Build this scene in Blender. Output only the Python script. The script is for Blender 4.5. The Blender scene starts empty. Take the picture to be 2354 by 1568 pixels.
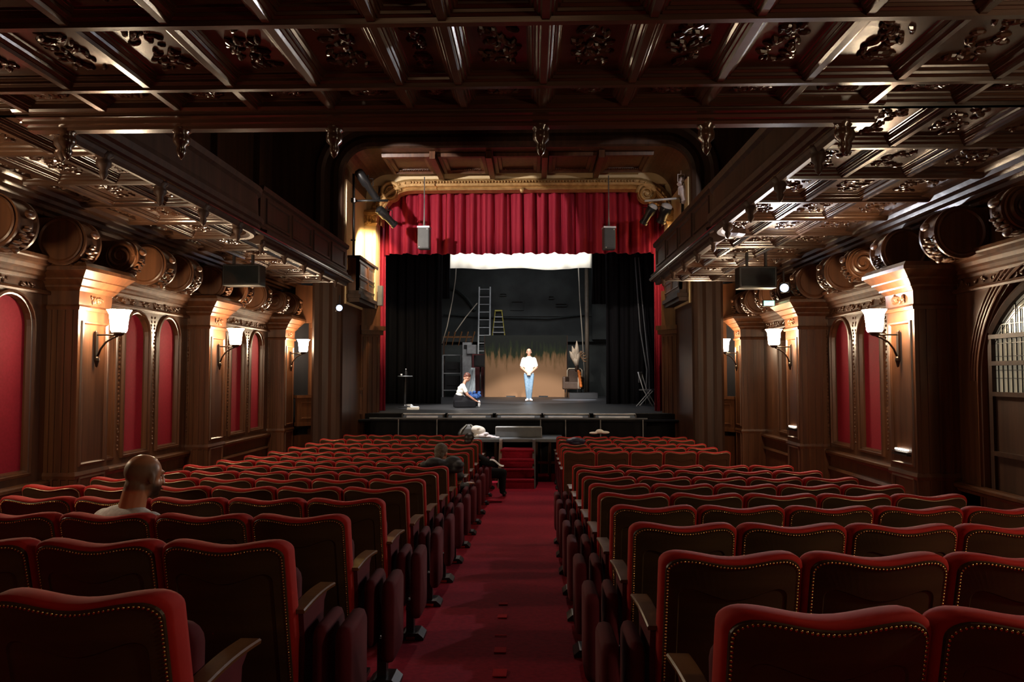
import bpy, bmesh, math, random
from math import sin, cos, pi, radians, sqrt, tan, atan2
from mathutils import Vector, Matrix, Euler
random.seed(7)
C = bpy.context.scene.collection
S = bpy.context.scene

# ---------------------------------------------------------------- camera
E = 2.14                       # eye height above the floor at the foot of the stage
F = 1700.0                     # focal length in pixels of a 2354 px wide frame
cam_d = bpy.data.cameras.new('camera'); cam = bpy.data.objects.new('camera', cam_d); C.objects.link(cam)
cam_d.sensor_width = 36.0; cam_d.lens = 36.0 * F / 2354; cam_d.clip_start = 0.05
cam.location = (0, 0, E); cam.rotation_euler = Euler((radians(90 + 2.73), 0, radians(1.62)), 'XYZ')
S.camera = cam
RM = cam.rotation_euler.to_matrix()
# ---------------------------------------------------------------- world and exposure
w = bpy.data.worlds.new('world'); S.world = w; w.use_nodes = True
w.node_tree.nodes['Background'].inputs[0].default_value = (1.0, 0.72, 0.55, 1)
w.node_tree.nodes['Background'].inputs[1].default_value = 0.004
S.view_settings.view_transform = 'Standard'; S.view_settings.look = 'None'
S.view_settings.gamma = 1.0; S.view_settings.exposure = 0.0; S.view_settings.use_curve_mapping = False
# ---------------------------------------------------------------- stage and house lights
def aim(o, tgt):
    d = Vector(tgt) - o.location; o.rotation_euler = d.to_track_quat('-Z', 'Y').to_euler()
def spot(loc, tgt, power, angle, col=(1, .93, .85), blend=.25, r=.06):
    l = bpy.data.lights.new('stage_spot', 'SPOT'); l.energy = power; l.color = col
    l.spot_size = radians(angle); l.spot_blend = blend; l.shadow_soft_size = r
    o = bpy.data.objects.new('stage_spot', l); o.location = loc; C.objects.link(o); aim(o, tgt); return o
def area(loc, tgt, power, sx, sy, col=(1, .9, .8)):
    l = bpy.data.lights.new('flood_light', 'AREA'); l.energy = power; l.color = col; l.shape = 'RECTANGLE'; l.size = sx; l.size_y = sy
    o = bpy.data.objects.new('flood_light', l); o.location = loc; C.objects.link(o); aim(o, tgt); return o
spot((-4.45, 11.6, E + 4.0), (-1.6, 17.4, E + 3.3), 1350, 36, (1, .88, .80), .06, .04)      # balcony spot, house left
spot((3.95, 11.6, E + 4.0), (.9, 17.4, E + 3.3), 160, 38, (1, .88, .82), .06, .04)       # balcony spot, house right
spot((-3.2, 15.9, E + 3.2), (-4.0, 16.9, E + 2.2), 420, 100, (1, .74, .40), .5, .05)      # washes the cream pilaster
spot((2.75, 15.9, E + 3.2), (3.5, 16.9, E + 2.4), 160, 100, (1, .74, .45), .5, .05)
spot((-0.3, 18.6, E + 4.1), (-0.15, 24.6, E - .2), 4200, 34, (1, .96, .92), .3)
spot((0.9, 11.6, E + 4.4), (-0.13, 24.6, E + .15), 7000, 6, (1, .96, .92), .6, .03)       # narrow lamp on the standing man
spot((-2.6, 11.6, E + 4.0), (-1.85, 19.7, E - .4), 3600, 13, (1, .94, .90), .6, .03)     # narrow lamp on the kneeling woman
spot((0.9, 22.8, E + 4.2), (1.45, 26.3, E - .83), 9000, 15, (.90, .95, 1), .15, .03)      # pool of light on the boards
spot((-1.6, 14.9, E + 4.3), (-1.0, 15.6, E - 1.2), 1600, 15, (1, .96, .93), .5, .03)      # lamp on the platform          # overhead stage spots
spot((-3.0, 18.0, E + 3.9), (-2.0, 19.8, E - .6), 1500, 40, (1, .95, .90), .3)
area((-0.3, 25.4, E + 4.75), (-0.3, 27, E + 3.9), 170, 4.8, .2, (1, .95, .86))             # lifts the white border
area((-0.3, 18.0, E + 4.4), (-0.3, 17.0, E - .83), 70, 5, .15, (.92, .95, 1))             # strip light added behind the valance, brightens the stage edge
area((-0.3, 23.5, E + 4.7), (-0.3, 24.5, E - .8), 150, 3, .6, (.93, .96, 1))
area((-0.3, 29.0, E + 4.6), (-0.3, 31.5, E + .5), 22, 5, .5, (.92, .96, 1))
spot((-0.3, 15.7, E + 4.4), (-0.5, 11.6, E - 1.2), 420, 78, (1, .80, .66), .7, .08)          # added lamp, stands in for stage light spilling on the front rows
area((-.8, -2.2, E + 1.5), (-.5, 4, E - 1.3), 11, 3.0, .5, (1, .55, .28))               # unseen warm light added behind the camera for the near seats

# ---------------------------------------------------------------- pixel helpers
def ray(px, py): return RM @ Vector(((px - 1177) / F, (784 - py) / F, -1))
def aty(px, py, Y): d = ray(px, py); return Vector((0, 0, E)) + d * (Y / d.y)
FL = [(-4, 1.05), (0, .755), (2, .61), (5, .385), (7, .25), (9, .14), (11, .05), (13, .01), (15, 0), (40, 0)]
def floor_z(y):
    for (a, za), (b, zb) in zip(FL, FL[1:]):
        if y <= b: return za + (zb - za) * (y - a) / (b - a)
    return 0.0

# ---------------------------------------------------------------- materials
def base(name):
    m = bpy.data.materials.new(name); m.use_nodes = True
    return m, m.node_tree, m.node_tree.nodes['Principled BSDF']
def mat(name, c1, c2=None, rough=.5, metal=0, scale=(6, 6, 6), bump=0, detail=4, sheen=0, coat=0, ns=1.0, spec=.5):
    m, nt, p = base(name)
    p.inputs['Roughness'].default_value = rough; p.inputs['Metallic'].default_value = metal
    p.inputs['Sheen Weight'].default_value = sheen; p.inputs['Coat Weight'].default_value = coat
    p.inputs['Coat Roughness'].default_value = .18; p.inputs['Specular IOR Level'].default_value = spec
    if sheen: p.inputs['Sheen Tint'].default_value = (*c1, 1)
    tc = nt.nodes.new('ShaderNodeTexCoord'); mp = nt.nodes.new('ShaderNodeMapping'); mp.inputs['Scale'].default_value = scale
    n = nt.nodes.new('ShaderNodeTexNoise'); n.inputs['Scale'].default_value = ns; n.inputs['Detail'].default_value = detail
    r = nt.nodes.new('ShaderNodeValToRGB'); r.color_ramp.elements[0].position = .35; r.color_ramp.elements[1].position = .68
    c2 = c2 or tuple(x * .75 for x in c1)
    r.color_ramp.elements[0].color = (*c2, 1); r.color_ramp.elements[1].color = (*c1, 1)
    L = nt.links.new
    L(tc.outputs['Object'], mp.inputs[0]); L(mp.outputs[0], n.inputs[0]); L(n.outputs[0], r.inputs[0]); L(r.outputs[0], p.inputs['Base Color'])
    if bump:
        b = nt.nodes.new('ShaderNodeBump'); b.inputs['Strength'].default_value = bump; b.inputs['Distance'].default_value = .01
        L(n.outputs[0], b.inputs['Height']); L(b.outputs[0], p.inputs['Normal'])
    return m
def emit(name, col, s):
    m, nt, p = base(name); p.inputs['Base Color'].default_value = (*[min(1, c) for c in col], 1)
    p.inputs['Emission Color'].default_value = (*col, 1); p.inputs['Emission Strength'].default_value = s; return m
WOOD = mat('varnished_oak', (.108, .042, .017), (.056, .021, .009), .36, scale=(14, 14, .7), bump=.12, coat=.1)
CEIL = mat('ceiling_oak', (.065, .030, .016), (.036, .016, .009), .22, scale=(.8, 6, 8), bump=.25, coat=.5)
WOODD = mat('dark_oak', (.055, .026, .015), (.03, .014, .009), .55, scale=(12, 12, .8), bump=.15, spec=.3)
SEATW = mat('seat_plywood', (.060, .040, .017), (.038, .024, .011), .42, scale=(2, 2, 14), bump=.05, coat=.1)
ARMW = mat('armrest_wood', (.15, .065, .024), (.095, .040, .015), .3, scale=(14, 2, 14), bump=.05, coat=.08)
VEL = mat('red_velvet', (.40, .018, .014), (.31, .013, .012), .8, scale=(5, 5, 5), sheen=.06, bump=.05, spec=.2)
MAR = mat('maroon_velvet', (.10, .012, .020), (.07, .008, .014), .85, scale=(5, 5, 5), sheen=.04, spec=.15)
BRASS = mat('brass', (.75, .50, .20), (.6, .38, .14), .22, 1)
PANR = mat('red_wall_fabric', (.23, .007, .021), (.20, .006, .017), .8, scale=(40, 40, 40), bump=.05, spec=.2)
CARP = mat('aisle_carpet', (.30, .008, .026), (.22, .006, .020), .92, scale=(30, 30, 30), bump=.2, spec=.15)
LPATCH = mat('painted_light_patch', (.50, .02, .03), (.42, .015, .025), .9, spec=.1)  # brighter red standing for patches of light on the carpet
CURT = mat('red_stage_curtain', (.38, .022, .05), (.30, .014, .036), .75, scale=(3, 3, .4), sheen=.25, spec=.25)
BLK = mat('black_serge', (.010, .010, .012), (.006, .006, .008), .9, scale=(8, 8, 1), spec=.15)
BLKM = mat('black_painted_metal', (.015, .015, .016), None, .35)
IRON = mat('wrought_iron', (.05, .035, .025), None, .35, .8)
STGF = mat('black_stage_floor', (.030, .030, .033), (.018, .018, .02), .42, scale=(1.2, 1.2, 1.2), bump=.05)
STGW = mat('black_painted_brick', (.036, .042, .040), (.010, .013, .013), .6, scale=(1.2, 1.2, 1.2), bump=.5, detail=9)
GREY = mat('grey_metal', (.30, .31, .32), (.22, .22, .23), .45, .4)
DGREY = mat('dark_grey_box', (.13, .14, .15), (.10, .11, .12), .5)
ALU = mat('aluminium', (.75, .76, .78), None, .45, .25)
YEL = mat('yellow_fibreglass', (.75, .62, .10), None, .5)
GOLD = mat('gilded_plaster', (.62, .40, .17), (.42, .25, .09), .42, .25, scale=(9, 9, 9), bump=.3)
CREAM = mat('cream_paint', (.78, .62, .36), (.70, .54, .30), .5, scale=(2, 2, 2))
WHT = mat('white_cloth', (.85, .82, .76), (.78, .74, .66), .8, scale=(4, 4, 4), bump=.1)
PAPER = mat('white_paper', (.85, .85, .85), None, .7)
SKIN = mat('skin', (.58, .30, .20), (.50, .24, .16), .48, scale=(12, 12, 12), bump=.04)
SKIN2 = mat('tanned_skin', (.40, .20, .12), (.32, .15, .09), .36, scale=(12, 12, 12), coat=.3)
STUB = mat('cropped_dark_hair', (.155, .088, .050), (.12, .068, .040), .55, scale=(60, 60, 60), bump=.2)
HAIRB = mat('black_hair', (.012, .010, .009), None, .45, scale=(80, 80, 8), bump=.3)
HAIRG = mat('grey_brown_hair', (.10, .085, .06), (.05, .04, .03), .7, scale=(60, 60, 60), bump=.5)
JEAN = mat('light_blue_denim', (.20, .30, .40), (.14, .23, .33), .8, scale=(20, 20, 20), bump=.1)
BLUEC = mat('blue_cloth', (.05, .14, .42), (.03, .09, .3), .7)
GTEE = mat('heather_grey_jersey', (.80, .82, .84), (.60, .62, .64), .85, scale=(50, 50, 50), bump=.15)
NAVY = mat('dark_slate_jacket', (.020, .023, .030), (.012, .014, .018), .7, scale=(10, 10, 10), bump=.2)
ROPE = mat('rope', (.40, .34, .27), (.3, .25, .2), .8, scale=(60, 60, 60))
SCRN = mat('dark_screen', (.012, .016, .018), None, .12, coat=.6)
GLOW = emit('opal_glass_lit', (1, .76, .50), 160)
SLIT = emit('step_light', (1, .9, .75), 5)
LEDB = emit('blue_white_lens', (.45, .6, 1), 5)
LEDG = emit('green_sign', (.2, .8, .6), 1.2)
LENS = emit('lamp_lens', (1, .95, .9), 6)
def backcloth():
    m, nt, p = base('painted_backcloth'); L = nt.links.new; p.inputs['Roughness'].default_value = .8
    tc = nt.nodes.new('ShaderNodeTexCoord'); sp = nt.nodes.new('ShaderNodeSeparateXYZ'); L(tc.outputs['Object'], sp.inputs[0])
    mp = nt.nodes.new('ShaderNodeMapping'); mp.inputs['Scale'].default_value = (4.5, 1, .9); L(tc.outputs['Object'], mp.inputs[0])
    n = nt.nodes.new('ShaderNodeTexNoise'); n.inputs['Scale'].default_value = 1.6; n.inputs['Detail'].default_value = 5; L(mp.outputs[0], n.inputs[0])
    a = nt.nodes.new('ShaderNodeMath'); a.operation = 'MULTIPLY_ADD'; a.inputs[1].default_value = 1.7; a.inputs[2].default_value = -.85; L(n.outputs[0], a.inputs[0])
    b = nt.nodes.new('ShaderNodeMath'); b.operation = 'ADD'; L(a.outputs[0], b.inputs[0]); L(sp.outputs[2], b.inputs[1])
    mr = nt.nodes.new('ShaderNodeMapRange'); mr.inputs[1].default_value = 1.25; mr.inputs[2].default_value = 2.15; L(b.outputs[0], mr.inputs[0])
    r = nt.nodes.new('ShaderNodeValToRGB'); e = r.color_ramp.elements
    e[0].position = 0; e[0].color = (.33, .175, .085, 1); e[1].position = 1; e[1].color = (.006, .008, .005, 1)
    x = e.new(.35); x.color = (.22, .12, .05, 1); x = e.new(.58); x.color = (.022, .032, .008, 1)
    L(mr.outputs[0], r.inputs[0]); L(r.outputs[0], p.inputs['Base Color']); return m
BACKC = backcloth()
def leaded():
    m, nt, p = base('leaded_glass'); L = nt.links.new; p.inputs['Roughness'].default_value = .12
    p.inputs['Base Color'].default_value = (.30, .28, .20, 1)
    p.inputs['Emission Color'].default_value = (1, .90, .66, 1); p.inputs['Emission Strength'].default_value = .14
    return m
LEAD = leaded()

# ---------------------------------------------------------------- mesh builder
class MB:
    def __init__(s): s.v = []; s.f = []
    def add(s, vs, fs):
        o = len(s.v); s.v += [tuple(v) for v in vs]; s.f += [tuple(o + i for i in f) for f in fs]; return s
    def box(s, a, b, M=None):
        (x0, y0, z0), (x1, y1, z1) = a, b
        vs = [Vector(p) for p in ((x0,y0,z0),(x1,y0,z0),(x1,y1,z0),(x0,y1,z0),(x0,y0,z1),(x1,y0,z1),(x1,y1,z1),(x0,y1,z1))]
        if M: vs = [M @ v for v in vs]
        return s.add(vs, [(0,3,2,1),(4,5,6,7),(0,1,5,4),(1,2,6,5),(2,3,7,6),(3,0,4,7)])
    def cbox(s, c, d, M=None):
        c = Vector(c); h = Vector(d) / 2
        return s.box(c - h, c + h, M)
    def loft(s, loops, close=True, cap0=False, cap1=False):
        n = len(loops[0]); vs = [p for l in loops for p in l]; fs = []
        for i in range(len(loops) - 1):
            for j in range(n if close else n - 1):
                k = (j + 1) % n
                fs.append((i*n + j, i*n + k, (i+1)*n + k, (i+1)*n + j))
        if cap0: fs.append(tuple(range(n - 1, -1, -1)))
        if cap1: fs.append(tuple((len(loops)-1)*n + j for j in range(n)))
        return s.add(vs, fs)
    def prism(s, prof, A, B, U, V):
        A, B, U, V = map(Vector, (A, B, U, V))
        return s.loft([[A + U*u + V*v for u, v in prof], [B + U*u + V*v for u, v in prof]], True, True, True)
    def tube(s, pts, r, n=8, caps=True):
        pts = [Vector(p) for p in pts]; rs = r if isinstance(r, (list, tuple)) else [r]*len(pts); loops = []
        up = None
        for i, p in enumerate(pts):
            t = (pts[min(i+1, len(pts)-1)] - pts[max(i-1, 0)]).normalized()
            if up is None: up = Vector((0,0,1)) if abs(t.z) < .9 else Vector((1,0,0))
            a = t.cross(up).normalized(); b = a.cross(t).normalized(); up = b
            loops.append([p + (a*cos(2*pi*k/n) + b*sin(2*pi*k/n))*rs[i] for k in range(n)])
        return s.loft(loops, True, caps, caps)
    def lathe(s, prof, c=(0,0,0), n=16, axis='z', M=None):
        c = Vector(c); loops = []
        for r, h in prof:
            l = []
            for k in range(n):
                a = 2*pi*k/n
                p = {'z': (r*cos(a), r*sin(a), h), 'y': (r*cos(a), h, r*sin(a)), 'x': (h, r*cos(a), r*sin(a))}[axis]
                p = Vector(p)
                if M: p = M @ p
                l.append(c + p)
            loops.append(l)
        return s.loft(loops, True, True, True)
    def ell(s, c, r, n=10, m=6, M=None):
        c = Vector(c); r = Vector(r) if hasattr(r, '__len__') else Vector((r, r, r)); vs = []; fs = []
        for i in range(m + 1):
            t = pi*i/m
            for k in range(n):
                a = 2*pi*k/n; p = Vector((r.x*sin(t)*cos(a), r.y*sin(t)*sin(a), r.z*cos(t)))
                if M: p = M @ p
                vs.append(c + p)
        for i in range(m):
            for k in range(n): fs.append((i*n+k, (i+1)*n+k, (i+1)*n+(k+1)%n, i*n+(k+1)%n))
        return s.add(vs, fs)
    def cap(s, a, b, r1, r2, n=12):
        a, b = Vector(a), Vector(b); d = b - a
        s.ell(a, r1, n, 8); s.ell(b, r2, n, 8); s.tube([a, b], [r1, r2], n); return s
    def grid(s, fn, nu, nv):
        vs = [fn(i/nu, j/nv) for i in range(nu+1) for j in range(nv+1)]
        return s.add(vs, [(i*(nv+1)+j, (i+1)*(nv+1)+j, (i+1)*(nv+1)+j+1, i*(nv+1)+j+1) for i in range(nu) for j in range(nv)])
    def mesh(s, name, m, smooth=False, merge=False):
        me = bpy.data.meshes.new(name); me.from_pydata(s.v, [], s.f)
        bm = bmesh.new(); bm.from_mesh(me)
        if merge: bmesh.ops.remove_doubles(bm, verts=bm.verts, dist=1e-5)
        bmesh.ops.recalc_face_normals(bm, faces=bm.faces)
        bm.to_mesh(me); bm.free()
        for x in (m if isinstance(m, (list, tuple)) else [m]): me.materials.append(x)
        if smooth is True: me.polygons.foreach_set('use_smooth', [True]*len(me.polygons))
        elif smooth: me.shade_smooth() if False else None; 
        me.update(); return me
def link(name, me, parent=None):
    o = bpy.data.objects.new(name, me); C.objects.link(o)
    if parent: o.parent = parent
    return o
def obj(name, mb, m, parent=None, smooth=False, auto=None):
    me = mb.mesh(name, m, smooth or bool(auto), merge=bool(auto))
    if auto: me.set_sharp_from_angle(angle=radians(auto))
    return link(name, me, parent)
def tag(o, label, cat, group=None, kind=None):
    o['label'] = label; o['category'] = cat
    if group: o['group'] = group
    if kind: o['kind'] = kind
    return o
def thing(name, label, cat, loc=(0,0,0), rz=0, group=None):
    o = bpy.data.objects.new(name, None); C.objects.link(o); o.location = loc; o.rotation_euler = (0,0,rz); o.empty_display_size = .1
    return tag(o, label, cat, group)
def struct(name, mb, m, parent=None, smooth=False, auto=None):
    o = obj(name, mb, m, parent, smooth, auto)
    if not parent: o['kind'] = 'structure'
    return o
def copy_tree(o, parent=None):
    c = o.copy(); C.objects.link(c); c.parent = parent
    for ch in list(o.children): copy_tree(ch, c)
    return c
def remesh(o, vox, sm=6, fac=.5):
    m = o.modifiers.new('r', 'REMESH'); m.mode = 'VOXEL'; m.voxel_size = vox; m.use_smooth_shade = True
    s = o.modifiers.new('s', 'SMOOTH'); s.iterations = sm; s.factor = fac
    return o
Z = lambda r: E + r

# ================================================================ SETTING
# raked floor
mb = MB()
for (a, za), (b, zb) in zip(FL, FL[1:]):
    b2 = min(b, 16.7)
    if b > 16.7: zb = za
    mb.add([(-6.2, a, za), (5.2, a, za), (5.2, b2, zb), (-6.2, b2, zb), (-6.2, a, za-.3), (5.2, a, za-.3), (5.2, b2, zb-.3), (-6.2, b2, zb-.3)],
           [(0,1,2,3), (4,7,6,5), (0,4,5,1), (2,6,7,3), (1,5,6,2), (0,3,7,4)])
    if b > 16.7: break
struct('floor', mb, CARP)

# walls ---------------------------------------------------------------
COFF = [(0,0),(.010,.012),(.020,.013),(.025,.028),(.034,.028),(.044,.042),(.050,.043),(.054,.054),(.066,.056)]
def corn(side, X, y0, y1, z, prof, mb):   # moulding running along y, projecting into the room
    mb.prism(prof, (X, y0, z), (X, y1, z), (side, 0, 0), (0, 0, 1))
CORN = [(0,0),(.03,0),(.035,.03),(.06,.045),(.065,.08),(.10,.10),(.11,.14),(.15,.16),(.155,.20),(.19,.21),(.19,.245),(0,.245)]
SILL = [(0,0),(.04,0),(.05,.03),(.09,.05),(.09,.08),(.06,.095),(0,.10)]
def arch_bay(mb, X, side, yc, hw, z0, zs, cy0, cy1, cz0, cz1, n=14, open_=None):
    """wood wall cell with an arched opening; returns nothing, adds loops going back from the face"""
    cor = sorted([atan2(cz1 - zs, cy1 - yc), atan2(cz1 - zs, cy0 - yc)])
    ang = sorted([pi*i/n for i in range(n+1)] + cor)
    def arch(h, zb, dx):
        pts = [(X + side*dx, yc + h, zb)] + [(X + side*dx, yc + h*cos(a), zs + h*sin(a)) for a in ang] + [(X + side*dx, yc - h, zb)]
        return pts
    rect = [(X, cy1, cz0)]
    for a in ang:
        c, s_ = cos(a), sin(a)
        t = min([(cy1-yc)/c if c > 1e-6 else 1e9, (cy0-yc)/c if c < -1e-6 else 1e9, (cz1-zs)/s_ if s_ > 1e-6 else 1e9])
        rect.append((X, yc + t*c, zs + t*s_))
    rect.append((X, cy0, cz0))
    H = hw
    mb.loft([rect, arch(H+.07, z0-.07, 0), arch(H+.06, z0-.06, .03), arch(H+.035, z0-.035, .035), arch(H+.03, z0-.03, .012), arch(H+.012, z0-.012, .008), arch(H, z0, -.04), arch(H, z0, -.10)], True, False, True)
    return arch(H+.002, z0-.002, -.09)
def red_panel(loop, X, side, label):
    mb = MB(); a = [Vector(p) for p in loop]; b = [p + Vector((side*.03, 0, 0)) for p in a]
    mb.loft([a, b], True, True, True)
    return tag(obj('fabric_panel', mb, PANR), label, 'wall panel', 'arched red fabric wall panels')
def carve(mb, c, U, V, N, w, h, k, s=.03):   # a spray of small carved leaves on a plane
    c, U, V, N = map(Vector, (c, U, V, N)); M0 = Matrix((U, V, N)).transposed()
    for i in range(k):
        a = random.uniform(0, 2*pi); R = Matrix.Rotation(a, 3, 'Z')
        p = c + U*random.uniform(-w, w) + V*random.uniform(-h, h)
        q = s*random.uniform(.6, 1.3)
        mb.ell(p, (q, q*.42, q*.45), 6, 4, M0 @ R)

XL, XR = -5.40, 4.66       # wall faces
PL, PR = -5.05, 4.20       # pilaster faces
PIL = [(1.35, 1.97), (4.70, 5.32), (8.06, 8.68), (11.40, 12.0), (14.93, 15.5)]
PIR = [(1.35, 1.97), (4.80, 5.42), (8.25, 8.87), (11.80, 12.4), (15.05, 15.5)]
def side_wall(side, X, PX, pil, name, bays):
    mb = MB()
    ztop = Z(1.18)
    mb.box((min(X - side*.35, X - side*.12), -4, 0), (max(X - side*.35, X - side*.12), 15.7, Z(3.9)))
    # frieze band above the arches and dado below
    def face(y0, y1, z0, z1): mb.add([(X, y0, z0), (X, y1, z0), (X, y1, z1), (X, y0, z1)], [(0,1,2,3)])
    face(-4, 15.7, ztop, Z(2.0)); face(-4, 15.7, 0, Z(-1.15))
    corn(side, X, -4, 15.6, Z(1.05), CORN, mb)
    mb.prism([(0,0),(.035,0),(.045,.02),(.035,.045),(0,.045)], (X, -4, Z(.90)), (X, 15.6, Z(.90)), (side,0,0), (0,0,1))
    corn(side, X, -4, 15.6, Z(-1.24), SILL, mb)
    mb.prism([(0,0),(.03,0),(.05,-.04),(.03,-.06),(0,-.06)], (X, -4, Z(-1.4)), (X, 15.6, Z(-1.4)), (side,0,0), (0,0,1))
    for i, (y0, y1, arches) in enumerate(bays):
        for (ya, yb, cy0, cy1, z0, zs, kind, lab) in arches:
            lp = arch_bay(mb, X, side, (ya+yb)/2, (yb-ya)/2, z0, zs, cy0, cy1, Z(-1.15), ztop)
            if kind == 'red': red_panel(lp, X, side, lab)
        for (ya, yb, cy0, cy1, z0, zs, kind, lab) in arches:
            for q in range(34):
                mb.ell((X + side*.022, cy1 - .01 + random.uniform(-.012,.012), Z(-.95) + q*.054 + random.uniform(-.01,.01)), (.012,.016,.020), 6, 4) if y0 > 8 and kind == 'red' else None
        yy = y0 + .2
        while yy < y1 - .1:
            carve(mb, (X + side*.01, yy, Z(1.0)), (0,1,0), (0,0,1), (side,0,0), .12, .035, 7, .028); yy += .31
    o = struct(name, mb, WOOD, None)
    # carved baton between arches
    return o
def arches(y0, y1, cs, hw, z0, ztop_, labs, kind='red'):
    r = []; edges = [y0] + [(a+b)/2 for a, b in zip(cs, cs[1:])] + [y1]
    for i, c in enumerate(cs):
        r.append((c-hw, c+hw, edges[i], edges[i+1], z0, ztop_ - hw, kind, labs[i]))
    return r
zb, zt = Z(-1.0), Z(.84)
LB = [(-4, 1.35, arches(-4, 1.35, [-1.2], .28, zb, zt, ['x'], 'wood')),
      (1.97, 4.7, arches(1.97, 4.7, [2.5, 3.35, 4.2], .29, zb, zt, ['']*3, 'wood')),
      (5.32, 8.06, arches(5.32, 8.06, [5.85, 6.66, 7.48], .30, zb, zt, ['arched red fabric panel outside the frame', 'arched red fabric panel just past the picture edge', 'arched red fabric panel nearest the camera, on the left wall'])),
      (8.68, 11.4, arches(8.68, 11.4, [9.05, 9.92, 10.8], .285, zb, zt, ['slit of red fabric panel showing just behind the nearest left sconce pilaster', 'red arched panel on left wall directly above the bald man', 'red arched panel on left wall between bald man and middle pilaster'])),
      (12.0, 14.93, arches(12.0, 14.93, [12.5, 13.38, 14.3], .30, zb, zt, ['red panel mostly hidden behind the middle left sconce pilaster', 'red arched panel right beside the middle left wall sconce', 'narrow-looking red arched panel before the farthest left pilaster'])),
      (15.5, 15.7, [])]
# keep only red panels the photograph shows
LB[2] = (5.32, 8.06, [a[:6] + (('wood' if k < 2 else 'red'), a[7]) for k, a in enumerate(LB[2][2])])
side_wall(1, XL, PL, PIL, 'wall_left', LB)
RB = [(-4, 1.35, arches(-4, 1.35, [-1.2], .28, zb, zt, ['x'], 'wood')),
      (1.97, 4.8, arches(1.97, 4.8, [2.5, 3.35, 4.2], .29, zb, zt, ['']*3, 'wood')),
      (5.42, 8.25, []),
      (8.87, 11.8, arches(8.87, 11.8, [9.35, 10.36, 11.33], .31, zb, zt, ['red panel behind the nearest right pilaster', 'red arched panel directly beside the nearest right wall sconce', 'darker red arched panel on right wall, farther from the camera'])),
      (12.4, 15.05, arches(12.4, 15.05, [13.7], .42, Z(-1.0), Z(1.0), ['x'], 'wood')),
      (15.5, 15.7, [])]
side_wall(-1, XR, PR, PIR, 'wall_right', RB)

# pilasters (one trim piece each) -----------------------------------------
def pilaster(side, X, PX, y0, y1, k):
    mb = MB(); lo = Z(-2.2); hi = Z(1.9)
    a, b = sorted((X - side*.02, PX))
    mb.box((a, y0, lo), (b, y1, Z(1.27)))
    # sunk panel frame on the room face
    for s0, s1, q in ((Z(-1.0), Z(.62), 0), (Z(-2.0), Z(-1.12), 1)):
        U, V = (0,1,0), (0,0,1)
        def rc(i, dx): return [(PX + side*dx, y0+.06+i, s0+i), (PX + side*dx, y1-.06-i, s0+i), (PX + side*dx, y1-.06-i, s1-i), (PX + side*dx, y0+.06+i, s1-i)]
        mb.loft([rc(-.005,0), rc(0,.018), rc(.02,.022), rc(.035,.004), rc(.05,.003)], True)
    # reeded camera face
    yf = y0
    xs = [min(X, PX) + (abs(PX-X))*t for t in (.12, .30, .55, .80)]
    for x in xs: mb.box((x-.012, yf-.014, Z(-1.9)), (x+.012, yf, Z(.80)))
    # necking, capital and abacus
    def ring(z0, z1, p0, p1):
        def r(p, z): 
            return [(X - side*.01, y0-p, z), (PX + side*p, y0-p, z), (PX + side*p, y1+p, z), (X - side*.01, y1+p, z)]
        mb.loft([r(p0, z0), r(p1, z1)], True, True, True)
    ring(Z(.74), Z(.775), .02, .03); ring(Z(.775), Z(.80), .03, .01)
    ring(Z(.80), Z(.95), .006, .012)
    for (z0, z1, p0, p1) in ((.95,.99,.02,.05),(.99,1.01,.06,.06),(1.01,1.07,.06,.11),(1.07,1.085,.12,.12),(1.085,1.16,.12,.19),(1.16,1.20,.20,.20),(1.20,1.25,.20,.16)):
        ring(Z(z0), Z(z1), p0, p1)
    carve(mb, (PX + side*.015, (y0+y1)/2, Z(.875)), (0,1,0), (0,0,1), (side,0,0), .14, .035, 16, .035)
    ring(Z(-1.10), Z(-1.06), .022, .012); ring(Z(-1.14), Z(-1.10), .012, .022)
    return struct('trim_%d' % k, mb, WOOD)
k = 1
for (a, b) in PIL: pilaster(1, XL, PL, a, b, k); k += 1
for (a, b) in PIR: pilaster(-1, XR, PR, a, b, k); k += 1

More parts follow.
